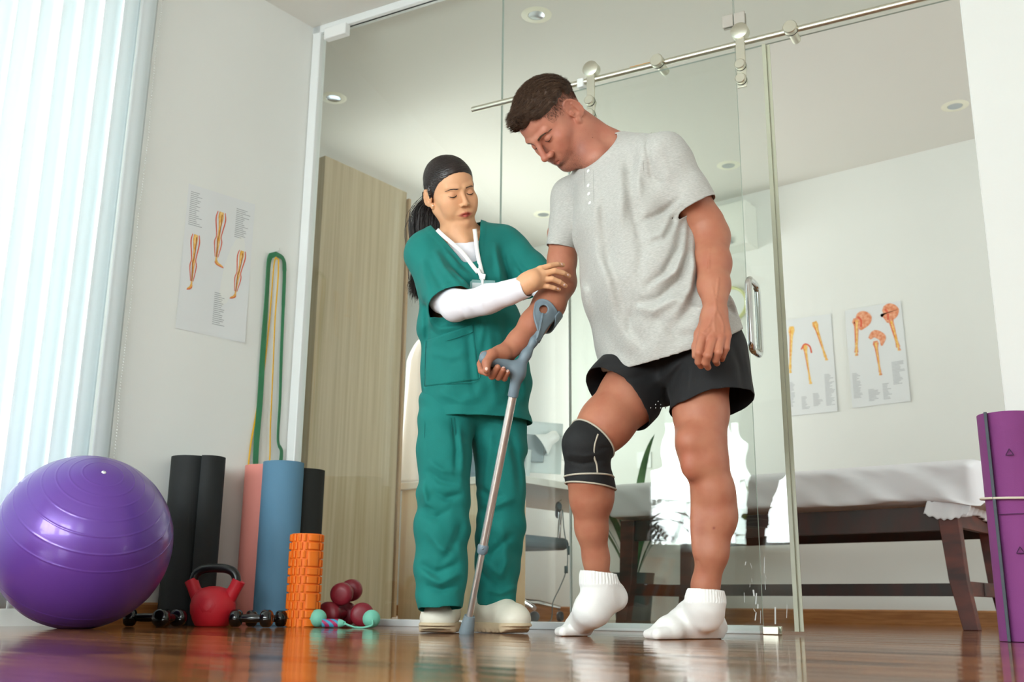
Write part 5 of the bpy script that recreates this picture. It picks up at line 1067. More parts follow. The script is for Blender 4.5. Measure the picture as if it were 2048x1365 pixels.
TS.disp = [folds([([(1290, 285), (1284, 330), (1294, 380), (1326, 412)], .006, -0.0076), ([(1305, 320), (1312, 360), (1330, 400)], .010, 0.003),
    ([(1352, 425), (1310, 452), (1270, 470)], .009, -0.0119), ([(1352, 440), (1318, 500), (1282, 520)], .010, -0.0119), ([(1362, 445), (1345, 520), (1320, 570), (1275, 600)], .011, -0.0153), ([(1335, 460), (1312, 500), (1290, 500)], .009, 0.0102),
    ([(1375, 450), (1368, 520), (1350, 580), (1310, 615), (1255, 622)], .010, -0.0136), ([(1360, 520), (1340, 570), (1290, 596)], .009, 0.0119), ([(1385, 470), (1390, 560), (1370, 640), (1330, 680)], .014, -0.0153), ([(1378, 520), (1372, 600), (1340, 650)], .010, 0.0119),
    ([(1255, 330), (1258, 420), (1278, 520), (1268, 600)], .014, -0.0102), ([(1235, 320), (1236, 420), (1240, 520)], .013, 0.0102), ([(1275, 300), (1268, 380), (1272, 440)], .012, 0.0085),
    ([(1215, 340), (1205, 430), (1222, 540), (1258, 650)], .014, -0.0102), ([(1160, 350), (1150, 420), (1170, 520), (1205, 640), (1235, 720)], .013, -0.0102), ([(1145, 370), (1140, 430), (1160, 520), (1195, 640)], .011, 0.005), ([(1185, 400), (1190, 500), (1225, 620), (1260, 710)], .015, 0.0119),
    ([(1250, 620), (1300, 640), (1360, 610)], .012, 0.0119), ([(1262, 618), (1262, 660), (1290, 700)], .012, -0.0119), ([(1300, 640), (1350, 690), (1400, 690)], .014, -0.0102), ([(1330, 620), (1390, 640), (1420, 600)], .012, 0.0102), ([(1200, 600), (1240, 690), (1290, 740)], .014, -0.0085),
    ([(1118, 400), (1112, 450), (1122, 500)], .008, -0.0068), ([(1106, 440), (1125, 470), (1140, 465)], .008, 0.0085), ([(1108, 470), (1128, 490)], .006, -0.0085), ([(1400, 600), (1440, 620), (1480, 640)], .012, -0.0102), ([(1440, 570), (1462, 610), (1480, 650)], .010, 0.0102)], 2.72, 2.8),
    wob(.0025, 22, 14, 30), wob(.0016, 55, -30, -38, 2), lambda p: .0014*((dotr(p-cB, cn) > -.016) & (np.linalg.norm(p-Cc, axis=1) < .115))]
cuts = [lambda p: dotr(p-hp0, hemn), lambda p: np.minimum(dotr(p-cB, cn), .115-np.linalg.norm(p-Cc, axis=1))]
Vt, Ft = shell(TS, cuts, .0042, 2, caps=[(sB, sB-sA, .085), (rB, rB-rA, .07)])
put('t_shirt', Vt, Ft, M_tee, man, thick=.0018)
M_btn = mat('pale_button', (235, 235, 232), .3)
for x_, y_ in ((1177, 345), (1177, 374), (1178, 391), (1180, 409)):
    p = surf(TS, x_, y_, 2.5, 3.0); b = MB(); n = unit([float(TS.ev(np.array([p+np.array(q)*.002]))[0]-TS.ev(np.array([p]))[0]) for q in ((1, 0, 0), (0, 1, 0), (0, 0, 1))]); p = p+n*.0006; u = unit(np.cross(n, (0, 0, 1))); b.lathe([(0, .0022), (.004, .0022), (.0056, .0012), (.0056, -.001)], p, np.array([u, np.cross(n, u), n]).T, 20); b.build('shirt_button', M_btn, man)
M_stm = mat('grey_seam_thread', (170, 169, 163), .9)
for P in ([(1303, 268), (1291, 290), (1286, 325), (1290, 360), (1300, 390), (1318, 410)], [(1169, 340), (1170, 375), (1172, 415)], [(1186, 338), (1187, 375), (1188, 415)]): b = MB(); b.tube(smooth_path([surf(TS, x_, y_, 2.4, 3.1) for x_, y_ in P], 6), .0008, 5); b.build('seam', M_stm, man, angle=180)
# shorts
M_sh = mat('black_sport_fabric', (13, 13, 15), .8, sheen=.03, bump=.05, bscale=500); SH = Solid()
lA, lB_ = A(1405, 715, 2.80), A(1430, 816, 2.765); qA, qB = A(1308, 715, 2.915), A(1230, 796, 2.855)
SH.ell(A(1372, 690, 2.865), (.158, .135, .12), None, .03).tub(lA, lB_, .126, .112, .03).tub(qA, qB, .122, .101, .035).cone(A(1350, 690, 2.88), A(1330, 760, 2.90), .11, .07, .03)
nL, nQ = unit(lB_-lA), unit(qB-qA); BLs, BRs = Solid(), Solid(); BRs.p = B_.p[0:4]; BLs.p = B_.p[0:1]+B_.p[11:14]
SH._add(lambda p: np.maximum(BLs.ev(p)-.011, dotr(p-lB_, nL)), A(1395, 740, 2.8), .3, .015, 'u')._add(lambda p: np.maximum(BRs.ev(p)-.011, dotr(p-qB, nQ)), A(1290, 740, 2.9), .3, .015, 'u')
SH.disp = [folds([([(1345, 830), (1342, 770), (1370, 720)], .010, -.009), ([(1300, 770), (1345, 740), (1400, 700)], .010, .006), ([(1200, 760), (1260, 755), (1330, 735)], .008, -.006), ([(1190, 745), (1250, 735), (1310, 720)], .008, .005), ([(1460, 690), (1475, 740), (1480, 800)], .010, -.006), ([(1490, 700), (1498, 760), (1500, 800)], .007, .004), ([(1380, 730), (1372, 790), (1368, 825)], .012, .005)], 2.72, 2.95), wob(.0025, 26, 20, 18, 1)]
wz = A(1350, 640, 2.86)
Vs, Fs = shell(SH, [lambda p: dotr(p-wz, np.array([0, 0, 1.]))], .0042, 2, caps=[(lB_, lB_-lA, .16), (qB, qB-qA, .16)])
shorts = put('shorts', Vs, Fs, M_sh, man, thick=.0016)
b = MB(); n_ = 0
for r_, cols in enumerate(((0,), (-.5, .5), (-1.5, -.5, .5, 1.5))):
    for c_ in cols: p = surf(SH, 1316+c_*10, 806+r_*6.5, 2.7, 3.1); b.ball(p, .0021, n=8)
b.build('white_dots', mat('white_dot_print', (225, 228, 226), .5), shorts)
# knee support
kb0, kb1 = A(1181, 860, 2.84), A(1180, 972, 2.845); n0 = unit(A(1139, 845, 2.8)-A(1139, 845, 2.8)+(A(1173, 893, 2.815)-A(1240, 815, 2.86))*-1); n1 = unit(np.array([-.10, 0, -1]))
KB = Solid(); KB.p = [q for q in B_.p]; KBo = Solid(); KBo.p = B_.p; KBo.disp = [lambda p: np.full(len(p), .0045), folds([([(1128, 925), (1165, 935), (1215, 925)], .005, -.004), ([(1128, 915), (1165, 922), (1216, 912)], .005, .003), ([(1195, 905), (1222, 900)], .004, -.003), ([(1200, 940), (1222, 935)], .004, -.003)], 2.8)]
c0 = lambda p: dotr(p-A(1181, 866, 2.80), n0); c1_ = lambda p: dotr(p-A(1180, 975, 2.84), n1); c2_ = lambda p: p[:, 0]-A(1290, 900, 2.85)[0]
Vk, Fk = shell(KBo, [c0, c1_, c2_], .003, 1, lo=A(1181, 915, 2.83)-.13, hi=A(1181, 915, 2.83)+.13)
kbr = put('knee_brace', Vk, Fk, mat('black_neoprene', (20, 21, 22), .8, bump=.15, bscale=400), man, thick=.002); M_pip = mat('grey_piping', (186, 178, 160), .8)
def ring(S, p0, n, r=.0025, gap=.0, name='piping', rad=.12, flat=None):
    p0 = np.array(p0); n = unit(n); u = unit(np.cross(n, (0, 1, .01))); v = np.cross(n, u); P = []
    for k in range(48):
        a = 2*math.pi*k/48; d = u*math.cos(a)+v*math.sin(a); ts = np.linspace(.01, rad, 140); q = p0+d*ts[:, None]; e = S.ev(q); i = np.argmax(e > gap); P.append(q[i] if (e > gap).any() else q[-1])
    P = np.array(P); P = (np.roll(P, 1, 0)+P*2+np.roll(P, -1, 0))/4; return P
for p0, n in ((A(1181, 866, 2.80), n0), (A(1180, 975, 2.84), n1), (A(1180, 957, 2.84), unit((.02, 0, -1)))): b = MB(); b.tube(list(ring(KBo, p0, n)), .0026, 8, closed=True); b.build('piping', M_pip, kbr, angle=180)
b = MB(); b.tube(smooth_path([surf(KBo, x_, y_, 2.6, 3.0) for x_, y_ in ((1196, 872), (1190, 890), (1188, 905), (1189, 920), (1193, 932), (1195, 950))], 4), .0026, 8); b.build('piping', M_pip, kbr, angle=180)
# socks
M_sock = mat('white_sock_knit', (238, 236, 232), .95, bump=.2, bscale=500, sheen=.2)
for nm, fs, an, up_, ank in (('L', footL, A(1411, 1182, 2.79), (0.06, 0, 1), [A(1412, 1165, 2.785), A(1411, 1215, 2.80)]), ('R', footR, A(1194, 1147, 2.93), (.10, 0, 1), [A(1192, 1120, 2.92), A(1196, 1160, 2.935)])):
    sk = Solid(); sk.p = list(fs.p); sk.chain(ank+[A(1416, 1238, 2.81)] if nm == 'L' else ank+[A(1203, 1185, 2.945)], [.0345, .035, .033], .03); a_ = an-np.array([0, 0, .018])
    sk.disp = [lambda p: np.full(len(p), .003), lambda p, z0=an[2]: np.where(p[:, 2] > z0-.034, .0016*np.sin(np.arctan2(p[:, 1]-an[1], p[:, 0]-an[0])*34), 0)+.0012*np.exp(-((p[:, 2]-z0+.036)/.004)**2), wob(.0007, 90, 70, 110)]
    Vq, Fq = shell(sk, [lambda p, an=an, u=unit(up_): dotr(p-an, u), lambda p: -p[:, 2]+.0012], .0026, 1)
    put('sock', Vq, Fq, M_sock, man, thick=.0012)
GROW = 1.05
# ------------------------------------------------------------------ the forearm crutch
cr_ = empty('forearm_crutch', fl(932, 1274), 'grey and silver forearm crutch held in the man\'s right hand', 'crutch')
M_cg = mat('slate_grey_plastic', (116, 132, 142), .45, bump=.03, bscale=200); M_al = mat('satin_aluminium', (225, 220, 215), .3, .85)
ct = fl(932, 1272); ct[2] = 0; cj = A(1036, 742, 2.882); cd_ = unit(cj-ct)
b = MB(); b.lathe([(0, 0), (.021, 0), (.0225, .004), (.0195, .03), (.0165, .052), (.0155, .056), (.0, .056)], ct, np.array([unit(np.cross(cd_, (0, 1, 0))), np.cross(cd_, unit(np.cross(cd_, (0, 1, 0)))), cd_]).T, 32); b.build('rubber_tip', mat('grey_rubber', (122, 134, 140), .7), cr_)
qc_ = A(960, 1130, 2.925); tc_ = float((qc_-ct)@cd_); tj = float((A(1027, 800, 2.89)-ct)@cd_)
b = MB(); b.tube([ct+cd_*.05, ct+cd_*tc_], .0095, 24); b.build('lower_tube', M_al, cr_)
b = MB(); b.tube([ct+cd_*tc_, ct+cd_*(tj+.03)], .0122, 24); b.build('upper_tube', M_al, cr_)
b = MB(); b.tube([ct+cd_*(tc_-.016), ct+cd_*(tc_-.012), ct+cd_*(tc_+.006), ct+cd_*(tc_+.012)], [.0125, .0155, .0165, .0135], 24); b.ball(ct+cd_*(tc_-.002)+np.array([.0, -.016, 0]), .004, n=10); b.build('height_clip', M_cg, cr_)
CR = Solid(); CR.tub(cj+cd_*.0, ct+cd_*tj, .0165, .0150, .004)
CR.chain([A(1037, 752, 2.885), A(1024, 739, 2.878), A(1004, 730, 2.866), A(985, 724, 2.852), A(968, 719, 2.838)], [.0165, .0148, .0135, .0130, .0125], .02, flat=((0, 1, 0), 1.15)).cone(A(968, 722, 2.838), A(970, 714, 2.838), .013, .012, .01)
CR.chain([A(1036, 745, 2.882), A(1052, 712, 2.884), A(1067, 686, 2.886), A(1080, 668, 2.892), A(1096, 652, 2.905)], [.0165, .0120, .0100, .0085, .006], .02)
Vc, Fc = CR.mesh(.0028); put('handle_and_stem', relax(Vc, Fc, 1), Fc, M_cg, cr_)
# cuff: a curved plate half round the forearm, with a round hole
fa0, fa1 = A(1092, 615, 2.945), A(1062, 655, 2.915); fax = unit(fa1-fa0)
outl = [(1068, 617), (1070, 608), (1076, 602.5), (1083, 600.5), (1092, 602), (1101, 607), (1110, 617), (1116, 627), (1117.5, 634), (1110, 643), (1099, 656), (1090, 669), (1084, 680), (1078, 690), (1073, 684), (1077, 673), (1075, 660), (1070, 645), (1067, 630)]
hole = (1087.5, 621.5, 8.8)
def inside(x, y): 
    c = False; j = len(outl)-1
    for i in range(len(outl)):
        if (outl[i][1] > y) != (outl[j][1] > y) and x < (outl[j][0]-outl[i][0])*(y-outl[i][1])/(outl[j][1]-outl[i][1])+outl[i][0]: c = not c
        j = i
    return c
def cuffp(x, y, off=0):
    # the plate wraps the forearm: its distance follows a cylinder of 58 mm about the forearm
    o = CAM; d = ray(x, y); w_ = o-fa0; dp = d-fax*(d@fax); wp_ = w_-fax*(w_@fax); a = dp@dp; b2 = dp@wp_; c_ = wp_@wp_-(.056+off)**2; disc = b2*b2-a*c_
    t = (-b2-math.sqrt(max(disc, 0)))/a; p = o+d*t; 
    if disc < 0: p = o+d*(-b2/a)
    return p
OC = smooth_path([np.array([*p, 0]) for p in outl+[outl[0]]], 5)[:-1]; n_ = len(OC); V = []; rings = 7
for k in range(rings+1):
    t = k/rings
    for i, p in enumerate(OC):
        an = math.atan2(p[1]-hole[1], p[0]-hole[0]); h_ = (hole[0]+hole[2]*math.cos(an), hole[1]+hole[2]*math.sin(an)); x = p[0]*(1-t)+h_[0]*t; y = p[1]*(1-t)+h_[1]*t
        V.append(cuffp(x, y, .0018 if k in (0,) else (.0 if k > 1 else .0012)))
b = MB(); b.add(V, [(k*n_+i, k*n_+(i+1) % n_, (k+1)*n_+(i+1) % n_, (k+1)*n_+i) for k in range(rings) for i in range(n_)]); b.build('arm_cuff', M_cg, cr_, angle=180, solid=-.0045)
b = MB(); u_ = unit(np.cross(fax, (0, 1, 0))); v_ = np.cross(fax, u_)     # back of the cuff behind the forearm
def wing(u, v):
    a = math.radians(42+150*u); h_ = .046*math.sin(math.pi*min(1, max(0, (u*.92+.06))))**.6; c_ = fa0+fax*(.028+h_*(v-.5)*1.3)
    nrm_ = unit(CAM-fa0-fax*((CAM-fa0)@fax)); sd_ = np.cross(fax, nrm_); sd_ = sd_ if sd_[2] < 0 else -sd_
    return c_+(nrm_*math.cos(a)+sd_*math.sin(a))*.056
b.grid(wing, 36, 8); b.build('cuff_back', M_cg, cr_, angle=180, solid=.004)
# ------------------------------------------------------------------ the woman
wom = empty('person', fl(940, 1268), 'woman in teal medical scrubs with a long dark ponytail supporting the man\'s elbow', 'person')
HW = np.array([[-.8774, .4602, -.1354], [-.3508, -.8081, -.4731], [-.3272, -.3676, .8705]])
wc_ = CAM+(np.array([-.2057, 3.2, 1.405])-CAM)*(3.12/3.2); ws_ = .957; WW = unit((.97, .22, 0))
S2 = Solid(); T2 = head(S2, HW, wc_, ws_, True); wnb = A(922, 480, 3.18)
S2.cone(T2(0, -.035, -.030), wnb, .047, .047, .03).cone(wnb, A(860, 505, 3.15), .04, .04, .05).cone(wnb, A(985, 490, 3.22), .04, .04, .05).ell(A(925, 520, 3.18), (.085, .07, .07), None, .05)
S2.cone(T2(.045, -.03, -.045), A(930, 485, 3.11), .007, .008, .03)
V1, F1 = S2.mesh(.0017); V1 = relax(V1, F1, 1, .35); L2 = (V1-wc_)@HW/ws_; CW = np.ones((len(V1), 3)); x, y, z = L2.T
blend(CW, 1.05*np.exp(-(x/.024)**4-((z+.0658+.003*(x/.02)**2*0)/(.0092*np.clip(1.12-np.abs(x)/.034, .2, 1)))**4)*(y > .06), (.55, .16, .21)); blend(CW, .8*gl(L2, (0, .097, -.0655), (.022, .03, .0014)), (.25, .07, .09))
for s in (-1, 1):
    blend(CW, .30*gl(L2, (s*.045, .065, -.03), (.022, .03, .018)), (1, .80, .74)); blend(CW, .42*gl(L2, (s*.0325, .088, .0045), (.019, .02, .009)), (.82, .60, .56))
M_skw = skinmat('woman_skin', (226, 172, 130), (212, 150, 112), .35)
# right arm inside a white sleeve, hand on the man's arm
RW = Solid(); RW.chain([A(1040, 577, 2.87), A(1052, 571, 2.862), A(1066, 562, 2.855)], [.0235, .0245, .027], .02, flat=((0, 0, 1), 1.1))
k0 = [(1081, 541, 2.868), (1086, 551, 2.860), (1084, 563, 2.862), (1080, 574, 2.872)]
for a, b_ in zip([(1052, 562, 2.868), (1052, 567, 2.864), (1052, 572, 2.864), (1052, 577, 2.87)], k0): RW.cone(A(*a), A(*b_), .0155, .0108, .014)
fgw = [([k0[0], (1099, 535, 2.872), (1114, 532, 2.885), (1126, 533, 2.903)], [.0098, .0084, .0077, .0066]), ([k0[1], (1109, 545, 2.862), (1126, 549, 2.876), (1138, 555, 2.898)], [.0100, .0086, .0078, .0067]),
       ([k0[2], (1104, 561, 2.860), (1119, 567, 2.872), (1131, 575, 2.892)], [.0098, .0084, .0076, .0066]), ([k0[3], (1096, 576, 2.868), (1108, 579, 2.876), (1118, 582, 2.89)], [.0088, .0075, .0068, .006])]
for P, r in fgw: RW.chain([A(*q) for q in P], r, .0022)
for q in k0: RW.ell(A(q[0], q[1], q[2]-.003), (.006, .006, .0065), None, .005)
RW.chain([A(1058, 562, 2.875), A(1078, 548, 2.90), A(1094, 552, 2.935), A(1104, 562, 2.955)], [.014, .012, .0098, .008], .008)
V5, F5 = RW.mesh(.0018); V5 = relax(V5, F5, 1, .4)
bw = Solid(); bw.chain([A(925, 500, 3.19), A(940, 640, 3.19), A(950, 770, 3.24)], [.08, .075, .07], .05, flat=(WW, 1.4)).chain([A(853, 512, 3.15), A(888, 600, 3.06), A(912, 618, 3.0), A(1040, 578, 2.875)], [.045, .032, .032, .022], .02)
bw.chain([A(1012, 500, 3.24), A(1065, 560, 3.20), A(1100, 604, 3.13), A(1122, 564, 3.09)], [.038, .032, .027, .023], .02)
for P in ([(893, 850, 3.2), (888, 1020, 3.18), (880, 1200, 3.22)], [(998, 850, 3.26), (1000, 1020, 3.30), (992, 1200, 3.36)]): bw.chain([A(*q) for q in P], [.055, .048, .028], .03)
bw.chain([A(1110, 585, 3.12), A(1124, 556, 3.075), A(1132, 545, 3.055)], [.022, .024, .018], .02)
for k in range(4): bw.chain([A(1124, 552+6*k, 3.075), A(1136, 548+7*k, 3.052), A(1142, 550+7*k, 3.035)], [.010, .0085, .007], .004)
vb = bw.mesh(.0055); V, F = weld([(V1, F1), (V5, F5), vb]); C3 = np.concatenate([CW, np.ones((len(V)-len(V1), 3))]); put('body', V, F, M_skw, wom, cols=C3)
M_nw = mat('pale_nail', (238, 196, 184), .2)
for x_, y_, D in ((1124, 531.5, 2.9), (1136, 553, 2.89), (1129, 573, 2.885), (1116, 580.5, 2.885)):
    b = MB(); nail(b, RW, x_, y_, D, .0072, .0095, -.35); b.build('fingernail', M_nw, wom, angle=180)
lashes(S2, T2, wom, .0019, .0008, M_lash, True)
M_brw = mat('dark_brow', (52, 38, 32), .6); brows(S2, T2, wom, M_brw, [(.012, .0195), (.026, .0225), (.037, .0235), (.046, .0195)], 200, .0022, .006)
# hair
M_hairw = mat('near_black_hair', (26, 20, 20), .32, col2=(44, 32, 28), vscale=14, vstretch=(1, 1, .2), bump=.3, bscale=120, bstretch=(.5, .5, 3)); hpw = Solid(); head(hpw, HW, wc_, ws_, True)
def inw(L):
    x, y, z = L.T; lim = np.where(y > .03, .077-1.0*np.maximum(0, .084-y), .023-1.1*(.03-y)); lim = np.where(y < .0, np.where(y > -.036, .026, -.075), lim); return z-lim
class HairW(Solid):
    def ev(s, p, c=None, R=0, pr=None):
        d = hpw.ev(p, c, R); L = (p-wc_)@HW/ws_; m = inw(L); h = .0042*np.clip(m/.028, 0, 1)**.8+.005*np.clip((L[:, 2]-.05)/.06, 0, 1); an = np.arctan2(L[:, 2]-.02, L[:, 1]+.09)
        h = h+.0006*np.sin(an*130+4*np.sin(L[:, 0]*35))+.0004*np.sin(an*310+L[:, 0]*90); e = np.maximum(d-h, -m*.6)
        dt = np.linalg.norm((p-T2(0, -.098, -.005))/np.array([.03, .03, .035]), axis=1)-1; return np.minimum(e, dt*.03)
hw = HairW(); hw.p = hpw.p[:2]; Vh, Fh = hw.mesh(.0022, lo=wc_-.16, hi=wc_+.17); cc_ = Vh[Fh].mean(1); Fh = Fh[hpw.ev(cc_) > .0004]
hairw = put('hair', relax(Vh, Fh, 1), Fh, M_hairw, wom)
b = MB(); rs = np.random.RandomState(5); base = T2(0, -.105, -.005)
for k in range(1500):
    o = rs.normal(0, 1, 3)*np.array([.022, .016, .012]); P = [base+o*.5, base+HW@np.array([0, -.02, -.03])+o, A(857, 440, 3.235)+o*1.2, A(855, 490, 3.25)+o*1.1, A(848, 545, 3.255)+o*.8, A(836+rs.normal(0, 3), 586+rs.normal(0, 8), 3.24)+o*.6+np.array([.006*math.sin(k), 0, 0])]
    b.tube(smooth_path(P, 4), [.0008]*18+[.0007, .0005, .0002], 4, cap=False)
b.build('ponytail', M_hairw, wom, angle=180)
cc_ = Vh[Fh].mean(1); m0 = inw((cc_-wc_)@HW/ws_); idx = rs.choice(len(cc_), min(5200, len(cc_)), replace=False); Pp = cc_[idx].copy(); near = m0[idx] < .008; tgt = T2(0, -.098, -.0); path = [Pp.copy()]
def gradf(P): d0 = hw.ev(P); G = np.stack([(hw.ev(P+np.eye(3)[k]*1e-3)-d0)/1e-3 for k in range(3)], 1); return d0, G/(np.linalg.norm(G, axis=1)[:, None]+1e-9)
for st in range(7):
    d0, G = gradf(Pp); dv = tgt-Pp+HW@np.array([0, 0, .05])*(np.linalg.norm(tgt-Pp, axis=1)[:, None] > .1); dv = dv-G*(dv*G).sum(1)[:, None]; dv /= np.linalg.norm(dv, axis=1)[:, None]+1e-9; Pp = Pp+dv*.0075; d0, G = gradf(Pp); Pp = Pp-G*np.clip(d0-.0006, -.01, .01)[:, None]; path.append(Pp.copy())
for _ in range(5): path = [path[0]]+[(path[k-1]+path[k]*2+path[k+1])/4 for k in range(1, 7)]+[path[7]]
b = MB()
for i in range(len(idx)): b.tube([path[k][i] for k in range(8)], [.0001, .0003, .0004, .0004, .0004, .0003, .0002, .0001], 3, cap=False)
b.build('hair_strands', M_hairw, wom, angle=180)
b = MB(); b.lathe([(.0, .0022), (.0016, .0018), (.0024, 0), (.0016, -.0018), (0, -.0022)], surf(S2, 866, 414, 2.9, 3.3)-ray(866, 414)*.002, n=12); b.build('pearl_earring', mat('pearl', (245, 240, 230), .2), wom, angle=180)
# white undershirt
M_ws = mat('white_jersey', (238, 236, 242), .9, bump=.1, bscale=500); US = Solid()
US.chain([A(858, 520, 3.15), A(888, 600, 3.055), A(912, 613, 3.0)], [.046, .044, .045], .02).chain([A(912, 616, 3.0), A(975, 602, 2.935), A(1035, 582, 2.88)], [.0455, .0415, .0335], .02)
US.tub(A(1020, 588, 2.893), A(1053, 576, 2.864), .0345, .0325, .01); wcp = A(1053, 576, 2.864)
US.disp = [folds([([(905, 600), (925, 622), (930, 634)], .005, -.004), ([(918, 590), (935, 610), (945, 628)], .006, .004), ([(930, 590), (948, 612)], .005, -.004), ([(945, 586), (962, 604), (966, 622)], .005, .0035), ([(958, 582), (973, 600)], .004, -.003), ([(970, 578), (985, 596), (990, 612)], .005, .003), ([(985, 576), (1000, 594)], .004, -.0025), ([(1000, 572), (1012, 590), (1016, 604)], .004, .0025), ([(895, 592), (905, 615)], .005, .003)], 2.93), wob(.0012, 60, 20, 40), lambda p: .0012*(dotr(p-wcp, unit(wcp-A(1020, 588, 2.893))) > -.012)]
Vu, Fu = shell(US, [], .003, 1, caps=[(wcp, wcp-A(1020, 588, 2.893), .05)]); 
UN = Solid(); UN.p = [q for q in S2.p]; UN.disp = [lambda p: np.full(len(p), .004)]; ub = Solid(); ub.ell(A(925, 528, 3.175), (.098, .082, .098), None, .0).cone(A(922, 490, 3.19), A(925, 530, 3.18), .062, .08, .03)
Vn, Fn = shell(ub, [lambda p: dotr(p-A(922, 488, 3.1), unit((-.05, -.55, 1))), lambda p: -(p[:, 2]-A(922, 600, 3.1)[2])], .004, 1); V, F = weld([(Vu, Fu), (Vn, Fn)]); put('undershirt', V, F, M_ws, wom, thick=.0015)
US2 = Solid(); US2.chain([A(1012, 500, 3.24), A(1065, 560, 3.20), A(1100, 604, 3.13)], [.042, .036, .032], .02).cone(A(1100, 600, 3.13), A(1122, 570, 3.09), .031, .027, .01); V, F = shell(US2, [], .004, 1); put('undershirt_sleeve', V, F, M_ws, wom)
# scrub top
M_scr2 = mat('teal_scrub_cotton', (0, 118, 110), .85, sheen=.03, bump=.12, bscale=420, var=.06, vscale=14); SC = Solid()
s1, s2 = A(856, 512, 3.15), A(902, 613, 3.03); z1, z2 = A(1010, 496, 3.23), A(1079, 566, 3.19)
SC.chain([A(925, 500, 3.185), A(932, 570, 3.175), A(942, 660, 3.18), A(950, 750, 3.20), A(957, 850, 3.22)], [.098, .104, .108, .113, .122], .05, flat=(WW, 1.42))
SC.cone(A(922, 488, 3.19), s1, .060, .066, .04).cone(A(928, 486, 3.19), z1, .058, .062, .04).tub(s1, s2, .070, .074, .03).tub(z1, z2, .064, .068, .03)
hz = float(A(950, 834, 3.10)[2])
SC.disp = [folds([([(880, 500), (905, 540), (945, 580), (985, 600)], .010, -0.0119), ([(868, 500), (890, 550), (925, 590)], .009, 0.0102), ([(855, 520), (872, 560), (890, 600)], .010, -0.0102), ([(843, 520), (850, 560), (862, 600)], .009, 0.0085), ([(890, 490), (925, 530), (955, 555)], .008, -0.0085),
    ([(900, 545), (930, 575), (955, 585)], .008, 0.0102), ([(1000, 480), (1010, 520), (1022, 560), (1025, 600)], .011, -0.0153), ([(990, 470), (996, 520), (1005, 570)], .010, 0.0102), ([(1020, 480), (1040, 520), (1070, 550)], .010, -0.0085), ([(1030, 500), (1045, 550), (1048, 590)], .009, 0.0085),
    ([(850, 640), (880, 660), (930, 655)], .009, 0.0085), ([(935, 650), (940, 720), (950, 800)], .012, -0.0102), ([(975, 640), (985, 720), (990, 810)], .014, 0.0102), ([(1010, 620), (1015, 700), (1030, 800)], .014, -0.0119), ([(1030, 640), (1045, 720), (1055, 800)], .012, 0.0102), ([(905, 640), (900, 650), (960, 640)], .006, -0.0102),
    ([(870, 780), (920, 800), (960, 790)], .012, 0.0085), ([(860, 700), (900, 715), (940, 705)], .010, 0.0068), ([(850, 600), (852, 640), (850, 700)], .009, -0.0102), ([(960, 620), (965, 660), (958, 700)], .010, 0.0085)], 3.05, 3.2),
    wob(.003, 24, 10, 22, .5), wob(.0016, 60, 25, -45, 1), lambda p: .0011*(p[:, 2] < hz+.028), lambda p: .0014*((dotr(p-s2, unit(s2-s1)) > -.026) & (np.linalg.norm(p-s2, axis=1) < .1))]
# v-neck: two planes meeting at the point of the V, on the front only
vp0 = A(951, 551, 3.05); vl = A(877, 466, 3.13); vr = A(956, 452, 3.13); vl2 = A(877, 466, 3.3); 
def vcut(p):
    q = np.stack([(p-CAM)@rtv, (p-CAM)@upv, (p-CAM)@fwv], 1); X = 1024+FPX*q[:, 0]/q[:, 2]; Y = 682.5-FPX*q[:, 1]/q[:, 2]; sc_ = 3.2/FPX
    e1 = (Y-552)-((X-951)*(466-552)/(874-951)); e2 = (Y-552)-((X-951)*(452-552)/(960-951)); g = np.maximum(e1*.66, e2*.10)
    return np.minimum(-g*sc_, .125-np.linalg.norm(p-A(922, 478, 3.13), axis=1))
SC.disp.append(lambda p: .0016*((vcut(p) > -.020) & (vcut(p) < .01)))
Vc2, Fc2 = shell(SC, [lambda p: hz-p[:, 2], vcut], .0038, 2, caps=[(s2, s2-s1, .095), (z2, z2-z1, .09)])
stop = put('scrub_top', Vc2, Fc2, M_scr2, wom, thick=.0018)
# pocket with seams
def onsc(x_, y_, off=-.0015): p = surf(SC, x_, y_, 2.85, 3.3); return p+unit(p-CAM)*off
M_seam = mat('teal_seam', (0, 96, 90), .9)
b = MB(); PK = [(850, 684), (849, 776), (957, 763), (946, 652)]
def pk(u, v): a = np.array(PK[0])*(1-u)+np.array(PK[3])*u; c_ = np.array(PK[1])*(1-u)+np.array(PK[2])*u; q = a*(1-v)+c_*v; return onsc(q[0], q[1], -.0028 if v > .14 else -.0042)
b.grid(pk, 26, 24); b.build('patch_pocket', M_scr2, stop, angle=180, solid=-.0012)
for P in ([(849, 776), (903, 771), (957, 763), (954, 720), (946, 652)], [(850, 698), (900, 683), (947, 667)], [(852, 684), (850, 730), (849, 776)]): b = MB(); b.tube(smooth_path([onsc(x_, y_, -.0045) for x_, y_ in P], 6), .0007, 5); b.build('seam', M_seam, stop, angle=180)
